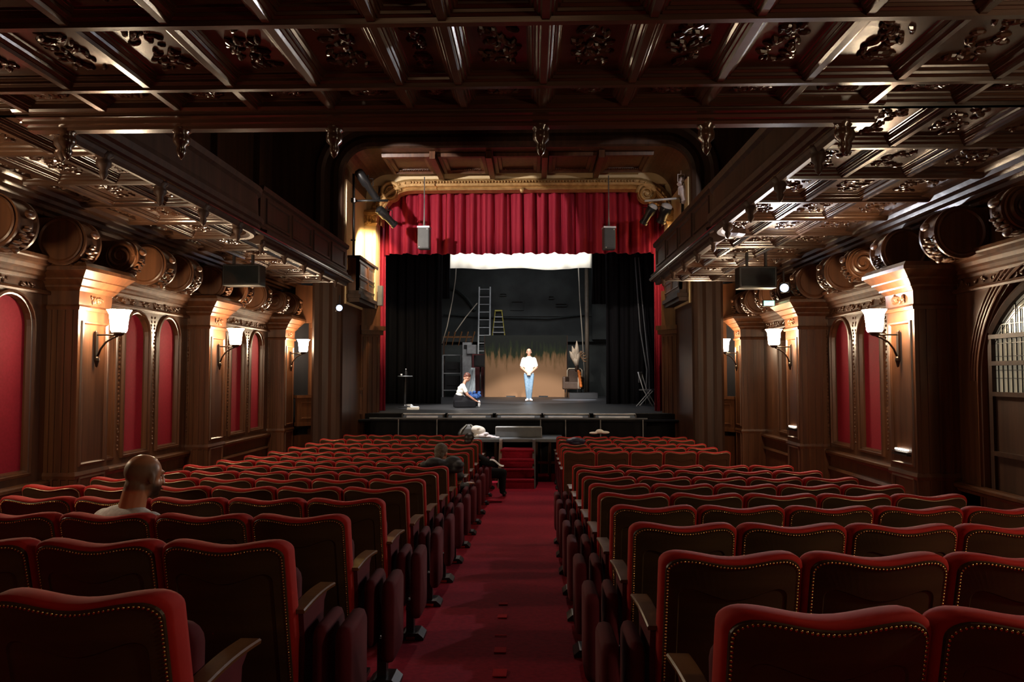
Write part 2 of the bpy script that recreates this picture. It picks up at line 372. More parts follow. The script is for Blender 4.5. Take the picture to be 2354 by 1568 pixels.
# consoles under the ceiling: rolled carved brackets ----------------------
def console(side, X, y, kk, lit=False):
    mb = MB(); zc = Z(1.47); r = .27 if not lit else .21; xo = X + side*(.30 if not lit else .36); t = .30 if not lit else .16
    yl = y - t/2
    prof = [(r, 0), (r, .03), (r*.9, .05), (r*.9, t-.05), (r, t-.03), (r, t)]
    mb.lathe(prof, (xo, yl, zc), 28, 'y')
    # rim bead and inner disc on the face seen from the seats
    mb.lathe([(r*.92, -.02), (r*.86, -.03), (r*.78, -.02), (r*.76, 0)], (xo, yl, zc), 28, 'y')
    if lit:
        pts = []; 
        for i in range(44):
            a = i*.30; rr = r*.8*(1 - i/52); pts.append((xo + rr*cos(a)*1, yl-.03, zc + rr*sin(a)))
        mb.tube(pts, [.028*(1-i/70) for i in range(44)], 6)
    # neck back to the wall and acanthus drop
    a, b = sorted((X - side*.02, xo))
    mb.box((a, yl+.03, zc-.12), (b, yl+t-.03, zc+r*.95))
    mb.box((a, yl+.02, Z(1.28)), (sorted((X, X+side*.34))[1] if side > 0 else b, yl+t-.02, Z(1.40))) if side > 0 else mb.box((X - .34, yl+.02, Z(1.28)), (X+.02, yl+t-.02, Z(1.40)))
    for q in range(14):
        an = -pi/2 + side*(.1 + q*.10); p = (xo + cos(an)*(r+.004), y + .05*sin(q*2.4), zc + sin(an)*(r+.004))
        mb.ell(p, (.032, .075 - .003*q, .018), 8, 5, Matrix.Rotation(-an*0, 3, 'Y'))
    mb.ell((xo + side*(r+.01), y, zc + r*.30), (.03,.08,.045), 8, 6); mb.ell((xo + side*r*.55, y, zc - r*.98), (.025,.05,.035), 8, 6)
    return obj('ceiling_bracket', mb, WOOD, None, auto=35)
ORD = ['nearest', 'second', 'third', 'fourth', 'fifth', 'sixth', 'seventh', 'eighth', 'ninth', 'tenth']
cl = [6.9, 7.95, 8.95, 9.7, 10.5, 11.6, 12.5, 13.4, 14.4, 15.2]
for i, y in enumerate(cl):
    lit = i in (2, 8)
    tag(console(1, XL, y, i, lit), 'carved oak %s bracket under the left ceiling edge, %s from the camera' % ('scroll' if lit else 'disc', ORD[i]), 'bracket', 'rolled oak brackets under the ceiling')
for i, y in enumerate([6.6, 7.75, 8.9, 9.8, 10.6, 11.7, 12.7, 13.6, 14.5, 15.2]):
    lit = i in (0, 3)
    tag(console(-1, XR, y, i, lit), 'carved oak %s bracket under the right ceiling edge, %s from the camera' % ('scroll' if lit else 'disc', ORD[i]), 'bracket', 'rolled oak brackets under the ceiling')

# ceiling -----------------------------------------------------------------
ZC = Z(1.90)
XE, XF = -3.62, 2.34       # edges of the opening to the upper house
def coffer(mb, x0, x1, y0, y1, bw=.04, rel=True):
    x0 += bw; x1 -= bw; y0 += bw*.9; y1 -= bw*.9
    s = min(1, min(x1-x0, y1-y0)/.42)
    loops = []
    for i, h in COFF:
        i *= s; loops.append([(x0+i, y0+i, ZC+h), (x1-i, y0+i, ZC+h), (x1-i, y1-i, ZC+h), (x0+i, y1-i, ZC+h)])
    mb.loft(loops, True, False, True)
    if rel and s > .7:
        w_, h_ = (x1-x0)/2-.11, (y1-y0)/2-.13
        carve(mb, ((x0+x1)/2, (y0+y1)/2, ZC+.052), (1,0,0), (0,1,0), (0,0,-1), max(.03, w_*.8), max(.03, h_*.95), 34, .042)
def ribs(mb, xs, ys, bw=.04):
    # beam undersides between coffers with a raised bead
    for x in xs:
        mb.box((x-bw, ys[0], ZC), (x+bw, ys[-1], ZC+.02)); mb.prism([(-.03,0),(-.02,-.018),(.02,-.018),(.03,0)], (x, ys[0], ZC), (x, ys[-1], ZC), (1,0,0), (0,0,1))
    for y in ys:
        mb.box((xs[0], y-bw*.9, ZC), (xs[-1], y+bw*.9, ZC+.02)); mb.prism([(-.03,0),(-.022,-.026),(.022,-.026),(.03,0)], (xs[0], y, ZC), (xs[-1], y, ZC), (0,1,0), (0,0,1))
cx = [-5.12, -4.66, -4.08, XE, -3.06, -2.52, -1.97, -1.42, -.86, -.48, .07, .64, 1.20, 1.76, XF, 2.95, 3.55, 4.30]
cyy = [-1.9, -.95, 0, .95, 1.9, 2.88, 3.85, 4.72, 5.15]
mb = MB()
for i in range(len(cx)-1):
    for j in range(len(cyy)-1): coffer(mb, cx[i], cx[i+1], cyy[j], cyy[j+1], rel=j >= 4)
ribs(mb, cx, cyy)
sy = [5.15] + [5.15 + .95*k for k in range(1, 10)] + [14.65]
sl, sr = [-5.12, -4.66, -4.08, XE], [XF, 2.95, 3.55, 4.30]
for xs in (sl, sr):
    for i in range(3):
        for j in range(len(sy)-1): coffer(mb, xs[i], xs[i+1], sy[j], sy[j+1])
    ribs(mb, xs, sy)
# solid slab above and cove to the walls
mb.box((-5.6, -4, ZC+.16), (4.9, 5.30, ZC+.30)); mb.box((-5.6, 5.3, ZC+.16), (XE-.22, 15.4, ZC+.30)); mb.box((XF+.22, 5.3, ZC+.16), (4.9, 15.4, ZC+.30))
COVE = [(0,-.16),(.12,-.16),(.14,-.13),(.22,-.12),(.235,-.085),(.31,-.075),(.325,-.04),(.40,-.03),(.42,.01),(.52,.02),(.52,.06),(0,.06)]
mb.prism(COVE, (XL, -4, ZC), (XL, 15.4, ZC), (1,0,0), (0,0,1)); mb.prism(COVE, (XR, -4, ZC), (XR, 15.4, ZC), (-1,0,0), (0,0,1))
struct('ceiling', mb, CEIL)

# moulded beam across the front of the near ceiling ------------------------
BEAM = [(-.07,.16),(-.07,0),(-.05,-.015),(-.01,-.02),(-.01,-.04),(.05,-.045),(.06,-.065),(.11,-.07),(.12,-.09),(.19,-.095),(.20,-.02),(.28,.05),(.28,.16)]
mb = MB(); mb.prism(BEAM, (XE-.1, 5.15, ZC), (XF+.1, 5.15, ZC), (0,1,0), (0,0,1)); struct('trim_20', mb, CEIL)
# balcony fronts ------------------------------------------------------------
def balcony(side, X, name, lab):
    # side = direction into the opening
    t = thing(name, lab, 'balcony', (0,0,0))
    pr = [(-.10,.16),(-.10,-.02),(-.05,-.05),(0,-.06),(.02,-.03),(.04,.02),(.07,.03),(.075,.07),(.11,.09),(.12,.15),(.06,.18),(.05,.24),(.04,.46),(.08,.49),(.10,.55),(-.02,.55),(-.05,.2)]
    path = [(X, 5.30)] + [(X, 5.3 + (9.3-5.3)*q/4) for q in range(1, 5)] + [(X - side*.32*(1-cos(a)), 9.3 + .5*sin(a)) for a in [pi/2*q/8 for q in range(1, 9)]]
    path += [(X - side*.42, 9.86)]
    mb = MB(); loops = []
    for i, (x, y) in enumerate(path):
        p0, p1 = Vector(path[max(0, i-1)]), Vector(path[min(len(path)-1, i+1)]); d = (p1-p0).normalized(); nrm = Vector((d.y, -d.x))*side
        if nrm.x*side < 0 and abs(nrm.x) > .3: nrm = -nrm
        loops.append([(x + nrm.x*u, y + nrm.y*u, ZC + v) for u, v in pr])
    mb.loft(loops, True, True, True); obj('parapet', mb, WOODD, t)
    X2 = X - side*.06
    mb = MB(); pr2 = [(-.15,.16),(-.15,-.08),(-.06,-.12),(0,-.12),(.01,-.07),(.05,-.05),(.055,0),(.09,.02),(.10,.07),(.03,.09),(.02,.14),(0,.16),(0,.60),(.04,.62),(.05,.68),(-.06,.68),(-.06,.2)]
    mb.prism(pr2, (X2, 9.8, ZC), (X2, 14.45, ZC), (side,0,0), (0,0,1))
    for q in range(4):
        ya = 10.0 + q*1.1
        def rc(i, dx): return [(X2 + side*dx, ya+i, ZC+.20+i), (X2 + side*dx, ya+.98-i, ZC+.20+i), (X2 + side*dx, ya+.98-i, ZC+.56-i), (X2 + side*dx, ya+i, ZC+.56-i)]
        mb.loft([rc(0,0), rc(.01,.022), rc(.04,.02), rc(.055,.002)], True)
    obj('parapet', mb, WOODD, t)
    for y in [5.55] + [5.15+.95*q for q in range(1, 10)]:
        xx = (X - side*.02 if y < 9.4 else X2 - side*.02)
        obj('pendant', drop((xx, y, ZC - .03)), WOODD, t, smooth=True)
    return t
def drop(c):
    return MB().lathe([(.001,.04),(.065,.04),(.075,.0),(.05,-.02),(.062,-.05),(.058,-.09),(.030,-.12),(.038,-.15),(.022,-.19),(.001,-.215)], c, 10)
balcony(1, XE, 'side_balcony', 'dark oak balcony front with hanging pendants, above the left side aisle')
balcony(-1, XF, 'side_balcony', 'dark oak balcony front with hanging pendants, above the right side aisle')
for i, x in enumerate([-3.46, -2.60, -1.46, .06, 1.26, 2.24]):
    tag(obj('beam_pendant', drop((x, 5.33, ZC-.085)), CEIL, None, smooth=True), 'turned oak pendant hanging from the cross beam, %s from the left' % ['first','second','third','fourth','fifth','sixth'][i], 'pendant', 'pendants along the cross beam')

# upper house: walls, roof --------------------------------------------------
mb = MB(); mb.box((-5.75, 5.3, ZC+.3), (-5.4, 15.4, Z(6.4)))
for y in (6.5, 8.4, 10.3, 12.2, 14.1): mb.box((-5.4, y-.12, ZC+.3), (-5.28, y+.12, Z(6.2)))
struct('wall_upper_left', mb, WOODD)
mb = MB(); mb.box((4.66, 5.3, ZC+.3), (5.0, 15.4, Z(6.4)))
for y in (6.5, 8.4, 10.3, 12.2, 14.1): mb.box((4.54, y-.12, ZC+.3), (4.66, y+.12, Z(6.2)))
struct('wall_upper_right', mb, WOODD)
mb = MB(); mb.box((-5.75, 5.0, Z(6.3)), (5.0, 15.6, Z(6.5))); mb.box((-5.75, 4.9, ZC+.3), (5.0, 5.2, Z(6.4))); struct('ceiling_upper', mb, WOODD)
mb = MB(); mb.box((-6.0, -4.2, 0), (5.2, -4.0, Z(2.2))); struct('wall_back', mb, WOODD)

# proscenium ----------------------------------------------------------------
AX0, AX1 = -3.90, 3.22
def frame_loop(x0, x1, z0, z1, r, y, n=10):
    pts = [(x0, y, z0)]
    for i in range(n+1): a = pi - pi/2*i/n; pts.append((x0 + r + r*cos(a), y, z1 - r + r*sin(a)))
    for i in range(n+1): a = pi/2 - pi/2*i/n; pts.append((x1 - r + r*cos(a), y, z1 - r + r*sin(a)))
    pts.append((x1, y, z0)); return pts
def grow(d, y, r=.55, z1=Z(4.72)): return frame_loop(AX0 - d, AX1 + d, Z(-2.2), z1 + d, r + d, y)
mb = MB()
wallY = 15.0
out = [(min(max(p[0]*1.0 - (1.9 if p[0] < 0 else -1.9), -5.7), 4.95), wallY, p[2] if k_ in (0,) else p[2]) for k_, p in enumerate(grow(0, wallY))]
L0 = grow(.62, wallY)
# big wall plane around: simple slabs
mb.box((-5.75, wallY, Z(1.95)), (AX0-.62, wallY+.3, Z(6.4))); mb.box((AX1+.62, wallY, Z(1.95)), (5.0, wallY+.3, Z(6.4)))
mb.box((AX0-.62, wallY, Z(4.72+.62)), (AX1+.62, wallY+.3, Z(6.4)))
# spandrels in the rounded corners
for sx, xa in ((1, AX0-.62), (-1, AX1+.62)):
    r = .55+.62; cxx, czz = xa + sx*r, Z(4.72+.62) - r
    arc = [(cxx - sx*r*cos(pi/2*i/10), wallY, czz + r*sin(pi/2*i/10)) for i in range(11)]
    mb.add([(xa, wallY, Z(4.72+.62))] + arc, [(0, i+1, i+2) for i in range(10)])
mb.loft([grow(.62, wallY), grow(.56, wallY-.06), grow(.46, wallY-.07), grow(.40, wallY-.02), grow(.28, wallY-.0), grow(.20, wallY-.04), grow(.10, wallY-.05), grow(.03, wallY-.01), grow(0, wallY+.05)], False)
struct('trim_21', mb, WOODD)
# soffit between the outer and the gilded arch, with coffers
mb = MB()
mb.loft([grow(0, wallY+.05), grow(-.02, 16.95)], False)
zs_ = Z(4.70)
for q in range(5):
    xa = -3.2 + q*1.18; xb = xa + 1.02
    def rc(i, h): return [(xa+i, 15.35+i, zs_-h), (xb-i, 15.35+i, zs_-h), (xb-i, 16.7-i, zs_-h), (xa+i, 16.7-i, zs_-h)]
    mb.loft([rc(0,0), rc(.01,.07), rc(.08,.08), rc(.10,.04), rc(.16,.03), rc(.17,-.005)], True)
    for e in range(16): mb.ell((xa+.2+e*.042, 16.5, zs_-.03), (.016,.02,.02), 6, 4)
    if q < 4: mb.box((xb+.02, 15.2, zs_-.16), (xb+.14, 16.85, zs_))
struct('trim_22', mb, WOOD)
# gilded inner arch
def gl(d, y): return frame_loop(-3.52 - d, 3.02 + d, Z(3.50), Z(4.33 + d), .72 + d*.8, y)
mb = MB()
mb.loft([gl(0, 17.3), gl(0, 17.0), gl(.03, 16.96), gl(.06, 16.98), gl(.08, 16.90), gl(.13, 16.88), gl(.15, 16.94), gl(.20, 16.92), gl(.24, 16.98), gl(.30, 17.02), gl(.34, 17.3)], False)
lp = gl(.17, 16.90)
for a, b in zip(lp[1:], lp[2:-1]):
    a, b = Vector(a), Vector(b); n = max(1, int((b-a).length/.07))
    for i in range(n): mb.ell(a + (b-a)*(i/n), (.022, .03, .03), 6, 4)
mb.ell((-.25, 16.9, Z(4.30)), (.05,.05,.07), 8, 6)
struct('trim_23', mb, GOLD)
# wall above the gilded arch and behind
mb = MB(); mb.box((AX0-.05, 17.0, Z(4.45)), (AX1+.05, 17.25, Z(5.2)))
for sx, x in ((1, -4.12), (-1, 3.58)):   # side pieces behind the cream pilasters
    a, b = sorted((x, x + sx*.50)); mb.box((a, 17.05, Z(1.5)), (b, 17.3, Z(4.6)))
    xj = AX0 if sx > 0 else AX1; a, b = sorted((xj - sx*.05, xj + sx*.035)); mb.box((a, 15.12, Z(1.5)), (b, 16.95, Z(4.10)))
struct('wall_proscenium', mb, CREAM)
# scroll corbels in the corners
def corbel(sx, x, z, lab):
    mb = MB(); pts = []
    for i in range(50):
        a = i*.26; rr = .23*(1 - i/60); pts.append((x + sx*rr*cos(a), 16.93, z + rr*sin(a)))
    mb.tube(pts, [.05*(1-i/75) for i in range(50)], 8)
    mb.lathe([(.20, 0), (.20, .25)], (x, 16.98, z), 20, 'y')
    for q in range(7): mb.ell((x - sx*(.05+.05*q), 16.92, z - .22 - .012*q*q*.3), (.05,.05,.035), 8, 5)
    return tag(obj('scroll_corbel', mb, GOLD, None, auto=40), lab, 'scroll ornament', 'gilded corner scrolls')
corbel(1, aty(898, 442, 17).x, aty(898, 442, 17).z, 'gilded scroll ornament in the upper left corner of the arch')
corbel(-1, aty(1487, 445, 17).x, aty(1487, 445, 17).z, 'gilded scroll ornament in the upper right corner of the arch')
# cream pilasters with capitals
def cream_pil(x0, x1, lab):
    t = thing('cream_pilaster', lab, 'pilaster', ((x0+x1)/2, 16.85, Z(1.55)), 0, 'cream pilasters flanking the stage')
    w_ = (x1-x0)/2; mb = MB(); mb.box((-w_, -.12, 0), (w_, .15, 2.03))
    def rc(i, dy): return [(-w_+.05+i, -.12-dy, 0.25+i), (w_-.05-i, -.12-dy, 0.25+i), (w_-.05-i, -.12-dy, 1.78-i), (-w_+.05+i, -.12-dy, 1.78-i)]
    mb.loft([rc(0,0), rc(.006,.015), rc(.02,.015), rc(.03,.0)], True); obj('shaft', mb, CREAM, t)
    mb = MB()
    for (z0, z1, p0, p1) in ((1.90,1.96,.02,.04),(1.96,2.14,.0,.05),(2.14,2.20,.09,.10),(2.20,2.26,.07,.05)):
        mb.loft([[(-w_-p, -.12-p, z), (w_+p, -.12-p, z), (w_+p, .1, z), (-w_-p, .1, z)] for p, z in ((p0, z0), (p1, z1))], True, True, True)
    for q in range(14): mb.ell((random.uniform(-w_, w_), -.16, random.uniform(1.97, 2.12)), (.035,.03,.045), 6, 5)
    obj('capital', mb, GOLD, t, auto=40)
cream_pil(-3.90, -3.60, 'brightly lit cream pilaster at the left edge of the red curtain')
cream_pil(3.06, 3.36, 'cream pilaster at the right edge of the red curtain')

# canted walls by the stage with boxes ------------------------------------
def canted(side, P0, P1, name):
    """panelled wall from P0 (house) to P1 (stage) in plan"""
    P0, P1 = Vector(P0), Vector(P1); D = (P1-P0); Ln = D.length; d = D.normalized(); nrm = Vector((-d.y, d.x)) 
    if nrm.x*side < 0: nrm = -nrm
    def W(s, n_, z): p = P0 + d*s + nrm*n_; return (p.x, p.y, z)
    M = Matrix(((d.x, nrm.x, 0, P0.x), (d.y, nrm.y, 0, P0.y), (0, 0, 1, 0), (0, 0, 0, 1)))
    mb = MB()
    for s0, s1 in ((.22*Ln, .52*Ln), (.76*Ln, Ln)):
        mb.box((s0, -.3, 0), (s1, .04, Z(1.95)), M)
        for q in range(4): x = s0 + (s1-s0)*(q+.5)/4; mb.box((x-.012, .04, .4), (x+.012, .055, Z(.9)), M)
        mb.box((s0-.04, -.1, Z(.95)), (s1+.04, .12, Z(1.05)), M); mb.box((s0-.07, -.1, Z(1.05)), (s1+.07, .16, Z(1.15)), M)
    mb.box((0, -.3, Z(1.15)), (Ln, .03, Z(1.95)), M)
    mb.box((0, -.3, 0), (Ln, -.02, Z(-1.25)), M)
    o = struct(name, mb, WOOD)
    struct(name.replace('box', 'niche_shade'), MB().box((0, -.5, 0), (Ln, -.25, Z(1.95)), M), BLK)      # black backs paint in the shade inside the niches
    return M, Ln
Ml, Ll = canted(1, (-5.05, 15.5), (-3.56, 17.0), 'wall_box_left')
Mr, Lr = canted(-1, (4.25, 15.5), (2.97, 17.0), 'wall_box_right')
def box_front(M, s0, s1, z0, z1, lab, m=WOODD, cat='box front', name='box_front'):
    t = thing(name, lab, cat, M @ Vector(((s0+s1)/2, .05, z0)))
    t.rotation_euler = (0, 0, atan2(M[1][0], M[0][0]))
    R = M.to_3x3(); w_ = (s1-s0)/2; h = z1-z0; fl = 1 if R.determinant() > 0 else -1
    mb = MB(); mb.box((-w_, -.04, 0), (w_, .04, h-.05))
    q = .045*fl
    for a in (-1, 0, 1) if w_ > .35 else (0,):
        ww = w_/3.3 if w_ > .35 else w_*.8; xc = a*w_*.64
        def rc(i, dy): return [(xc-ww+i, q+dy*fl, .14+i), (xc+ww-i, q+dy*fl, .14+i), (xc+ww-i, q+dy*fl, h-.14-i), (xc-ww+i, q+dy*fl, h-.14-i)]
        mb.loft([rc(0,-.01), rc(.008,.015), rc(.03,.014), rc(.04,-.01)], True)
    obj('panel', mb, m, t)
    obj('rail', MB().box((-w_-.03, -.08, h-.06), (w_+.03, .08, h)), m, t)
    obj('plinth', MB().box((-w_-.01, -.06, 0), (w_+.01, .07, .08)), m, t)
    return t
box_front(Ml, .02*Ll, .34*Ll, Z(-1.05), Z(-.40), 'carved oak box front beneath the farthest left sconce', WOOD)
box_front(Ml, .53*Ll, .77*Ll, Z(-.85), Z(-.25), 'small carved oak box front next to the left stage curtain', WOOD)
box_front(Mr, .02*Lr, .34*Lr, Z(-1.15), Z(-.42), 'carved oak box front beneath the farthest right sconce', WOOD)
# upper stage boxes
def stage_box(side, x0, x1, y0, y1, lab):
    t = thing('stage_box', lab, 'theatre box', ((x0+x1)/2, (y0+y1)/2, Z(1.55)), 0, 'upper stage boxes'); w_ = abs(x1-x0)/2; l = (y1-y0)/2
    mb = MB(); mb.box((-w_, -l, .16), (w_, l, .24)); mb.box((-w_-.06, -l-.06, .08), (w_+.06, l+.06, .16)); mb.box((-w_-.02, -l-.02, 0), (w_+.02, l+.02, .08))
    obj('base_moulding', mb, WOODD, t)
    xi = side*w_
    mb = MB(); a, b = sorted((xi, xi - side*.06)); mb.box((a, -l, .24), (b, l, .92)); mb.box((-w_, -l, .24), (w_, -l+.06, .92))
    for (ya, yb) in ((-l+.06, -.02), (.02, l-.06)):
        for zz0, zz1 in ((.30,.52),(.56,.86)):
            def rc(i, dx): return [(xi + side*dx, ya+i, zz0+i), (xi + side*dx, yb-i, zz0+i), (xi + side*dx, yb-i, zz1-i), (xi + side*dx, ya+i, zz1-i)]
            mb.loft([rc(0,0), rc(.008,.018), rc(.03,.016), rc(.04,.002)], True)
    obj('panel', mb, WOOD, t)
    mb = MB(); a, b = sorted((xi + side*.04, xi - side*.10)); mb.box((a, -l-.04, .92), (b, l+.04, .97)); mb.box((-w_, -l-.04, .92), (w_, -l+.10, .97)); obj('rail', mb, WOODD, t)
stage_box(1, -4.35, -3.63, 15.25, 16.95, 'panelled oak box between left balcony and the cream pilaster')
stage_box(-1, 3.02, 3.75, 15.25, 16.95, 'panelled oak box between right balcony and the cream pilaster')

# stage ----------------------------------------------------------------------
SZ = Z(-.83)
mb = MB(); mb.box((-6, 16.75, SZ-.15), (5.5, 33, SZ)); struct('floor_stage', mb, STGF)
mb = MB(); mb.box((-4.3, 16.7, 0), (3.8, 16.76, SZ-.01)); struct('wall_stage_front', mb, BLK)
struct('trim_24', MB().box((-4.1, 16.40, SZ-.17), (3.6, 16.70, SZ-.135)), BLK)
def stage_wall():
    mb = MB(); Yb = 31.8
    mb.box((-6, Yb, SZ), (5.5, Yb+.3, Z(6)))
    mb.box((-6, Yb-.25, aty(1200, 773, Yb).z - .25), (5.5, Yb, aty(1200, 773, Yb).z))     # ledge
    mb.box((-6, Yb-.06, aty(1200, 725, Yb).z - .05), (5.5, Yb, aty(1200, 725, Yb).z + .02))
    def rec(x0, y0, x1, y1, d=.06, t=.05):
        a, b = aty(x0, y1, Yb), aty(x1, y0, Yb)
        mb.box((a.x-t, Yb-d, a.z-t), (b.x+t, Yb, a.z)); mb.box((a.x-t, Yb-d, b.z), (b.x+t, Yb, b.z+t))
        mb.box((a.x-t, Yb-d, a.z), (a.x, Yb, b.z)); mb.box((b.x, Yb-d, a.z), (b.x+t, Yb, b.z))
    rec(1176, 694, 1201, 711); rec(1150, 676, 1163, 680, .08, .02); rec(1262, 682, 1272, 687, .08, .02); rec(1278, 699, 1302, 704, .08, .02)
    # arch rib on the left and buttress
    pts = [aty(1028 + 64*q/10, 660 + 6*q/10*(q/10)*9, Yb-.1) for q in range(11)]
    mb.tube(pts, .09, 6)
    mb.tube([aty(1020, 723, Yb-.1), aty(1100, 729, Yb-.1), aty(1180, 731, Yb-.1), aty(1260, 733, Yb-.1), aty(1345, 724, Yb-.1)], .035, 6)
    struct('wall_stage_back', mb, STGW)
    mb = MB(); mb.box((-6.2, 16.9, SZ), (-6, 32, Z(6))); struct('wall_stage_left', mb, STGW)
    mb = MB(); mb.box((5.5, 16.9, SZ), (5.7, 32, Z(6))); struct('wall_stage_right', mb, STGW)
    mb = MB(); mb.box((-6.2, 16.9, Z(6)), (5.7, 32.1, Z(6.2))); struct('ceiling_stage', mb, BLK)
stage_wall()
def cloth(x0, x1, z0, z1, y, folds, amp, m, name, lab, grp=None, nv=3, wav=0, seed=0, cat='curtain'):
    rnd = random.Random(seed); ph = [rnd.uniform(0, 6) for _ in range(4)]; n = int(folds*14)
    def fn(u, v):
        a = 2*pi*folds*u
        yy = sin(a + .9*sin(2*pi*u*3 + ph[0])) + .45*sin(2.3*a + ph[1]) + .2*sin(.5*a + ph[2])
        zz = z0 + (z1 - z0)*v + (wav*(sin(2*pi*u*folds*.45 + ph[3]) + .5*sin(2*pi*u*folds*.2))*(1-v) if wav else 0)
        return (x0 + (x1-x0)*u + .015*sin(a*1.0 + v*2), y + amp*yy*(1 - .25*v), zz)
    mb = MB(); mb.grid(fn, n, nv); o = obj(name, mb, m, None, smooth=True)
    s = o.modifiers.new('t', 'SOLIDIFY'); s.thickness = .012
    return tag(o, lab, cat, grp)
cloth(aty(888,0,17.45).x, aty(1499,0,17.45).x, aty(0,589,17.45).z, Z(4.75), 17.45, 20, .10, CURT, 'valance', 'deep red pleated valance across the top of the stage', wav=.010, seed=3)
cloth(aty(863,0,17.6).x, aty(890,0,17.6).x, SZ+.01, Z(4.6), 17.62, 2.3, .05, CURT, 'side_curtain', 'tall red curtain at the left edge of the stage opening', 'red side curtains', seed=5)
cloth(aty(1496,0,17.6).x, aty(1527,0,17.6).x, SZ+.01, Z(4.6), 17.62, 2.3, .05, CURT, 'side_curtain', 'tall red curtain at the right edge of the stage opening', 'red side curtains', seed=6)
cloth(-5.4, aty(1018,0,22).x, SZ+.01, Z(4.7), 22, 9, .05, BLK, 'masking_drape', 'wide black drape on the left of the stage behind the small table', 'black masking drapes', seed=8)
cloth(aty(1005,0,22.4).x, aty(1036,0,22.4).x, aty(0,690,22.4).z, Z(4.7), 22.4, 2, .04, BLK, 'masking_drape', 'short narrow black drape ending beside the white border, left', 'black masking drapes', seed=9)
cloth(aty(1388,0,22).x, 4.9, SZ+.01, Z(4.7), 22, 8, .05, BLK, 'masking_drape', 'wide black drape on the right of the stage', 'black masking drapes', seed=10)
cloth(aty(1357,0,22.4).x, aty(1395,0,22.4).x, aty(0,703,22.4).z, Z(4.7), 22.4, 2, .04, BLK, 'masking_drape', 'short narrow black drape ending beside the white border, right', 'black masking drapes', seed=11)
o = cloth(aty(1034,0,27).x, aty(1357,0,27).x, aty(0,623,27).z, Z(5.4), 27, 5, .03, WHT, 'border_cloth', 'brilliant white border cloth hanging above the stage', wav=.03, seed=12, cat='border cloth')

# ================================================================ STAGE OBJECTS
def onY(px, Y, dz=0): return Vector((aty(px, 900, Y).x, Y, SZ + dz))
# painted backdrop flat
a, b = onY(1115, 29.8), onY(1303, 29.8); ht = aty(1200, 771, 29.8).z - SZ
t = thing('painted_backdrop', 'brown and dark green painted backdrop behind the standing man', 'backdrop', ((a.x+b.x)/2, 29.8, SZ))
hw = (b.x-a.x)/2
obj('canvas', MB().box((-hw, -.03, 0), (hw, 0, ht)), BACKC, t)
mb = MB()
for x in (-hw, 0, hw): mb.box((x-.04, 0, 0), (x+.04, .04, ht))
for z in (0, ht-.08): mb.box((-hw, 0, z), (hw, .04, z+.08))
obj('frame', mb, WOODD, t)
for sx in (-.6, .7):
    obj('foot', MB().box((sx-.18, -.25, 0), (sx+.18, .3, .05)), BLKM, t)
# ladders
def ladder(px0, px1, pyb, pyt, Y, lab, lean=.5, m=ALU):
    A = aty(px0, pyb, Y); Bx = aty(px1, pyb, Y); top = aty(px0, pyt, Y); A.z = SZ; h = top.z - SZ; w_ = (Bx.x-A.x)/2
    t = thing('ladder', lab, 'ladder', ((A.x+Bx.x)/2, Y, A.z)); 
    for sx in (-1, 1): obj('rail', MB().tube([(sx*w_, 0, 0), (sx*w_*.96, lean, h)], .035, 6), m, t)
    n = 14
    for i in range(n):
        f = (i+.7)/n; obj('rung', MB().tube([(-w_, lean*f, h*f), (w_, lean*f, h*f)], .018, 6), m, t)
    return t
lz = aty(1200, 773, 31.7).z
ladder(1098, 1125, 800, 655, 30.6, 'tall aluminium ladder leaning against the black back wall', .7)
t = thing('step_ladder', 'yellow stepladder standing on the ledge behind the backdrop', 'stepladder', aty(1146, 772, 31.62))
ht = aty(1146, 713, 31.6).z - aty(1146, 772, 31.6).z
obj('top_cap', MB().box((-.16,-.08,ht-.05), (.16,.08,ht)), YEL, t)
for sx in (-1,1):
    obj('rail', MB().tube([(sx*.14,-.02,ht-.04), (sx*.27,-.03,0)], .022, 6), YEL, t); obj('rear_leg', MB().tube([(sx*.14,.02,ht-.04), (sx*.24,.12,0)], .016, 6), ALU, t)
for q in range(4):
    z = ht*(q+.6)/5; w_ = .27 - .13*z/ht; obj('step', MB().box((-w_,-.06,z), (w_,.02,z+.03)), ALU, t)
# rigging pole, ropes
def strand(name, pts, r, m, lab, cat, Y=None): return tag(obj(name, MB().tube(pts, r, 8), m, None, smooth=True), lab, cat)
P = aty
p = onY(1350, 30.5); strand('pole', [p, (p.x-.0, 30.5, Z(4.9))], .085, mat('timber_pole', (.20,.15,.11)), 'tall brown pole rising at the right of the backdrop', 'pole')
strand('rope', [P(1049,600,29.5), P(1047,640,29.5), P(1040,690,29.5), P(1028,750,29.5), P(1016,790,29.5)], .022, ROPE, 'long pale rope falling left to the pin rail', 'rope')
strand('rope', [P(1097,697,30.2), P(1070,730,30.0), P(1044,767,29.8)], .022, ROPE, 'slanting rope between ladder and pin rail', 'rope')
strand('rope', [P(1329,600,29.5), P(1333,690,29.5), P(1338,760,29.5), P(1343,850,29.5), onY(1344,29.5,.02)], .022, ROPE, 'pale rope hanging on the right, next to the brown pole', 'rope')
strand('cable', [P(1460,592,21.6), P(1466,680,21.6), P(1472,760,21.6), P(1487,850,21.6), onY(1484,21.6,.02)], .02, DGREY, 'thick black cable sagging down the right drape', 'cable')
strand('cable', [P(1468,592,21.7), P(1475,680,21.7), P(1485,780,21.7), P(1492,850,21.7), onY(1493,21.7,.02)], .02, DGREY, 'second black cable, nearer the red curtain', 'cable')
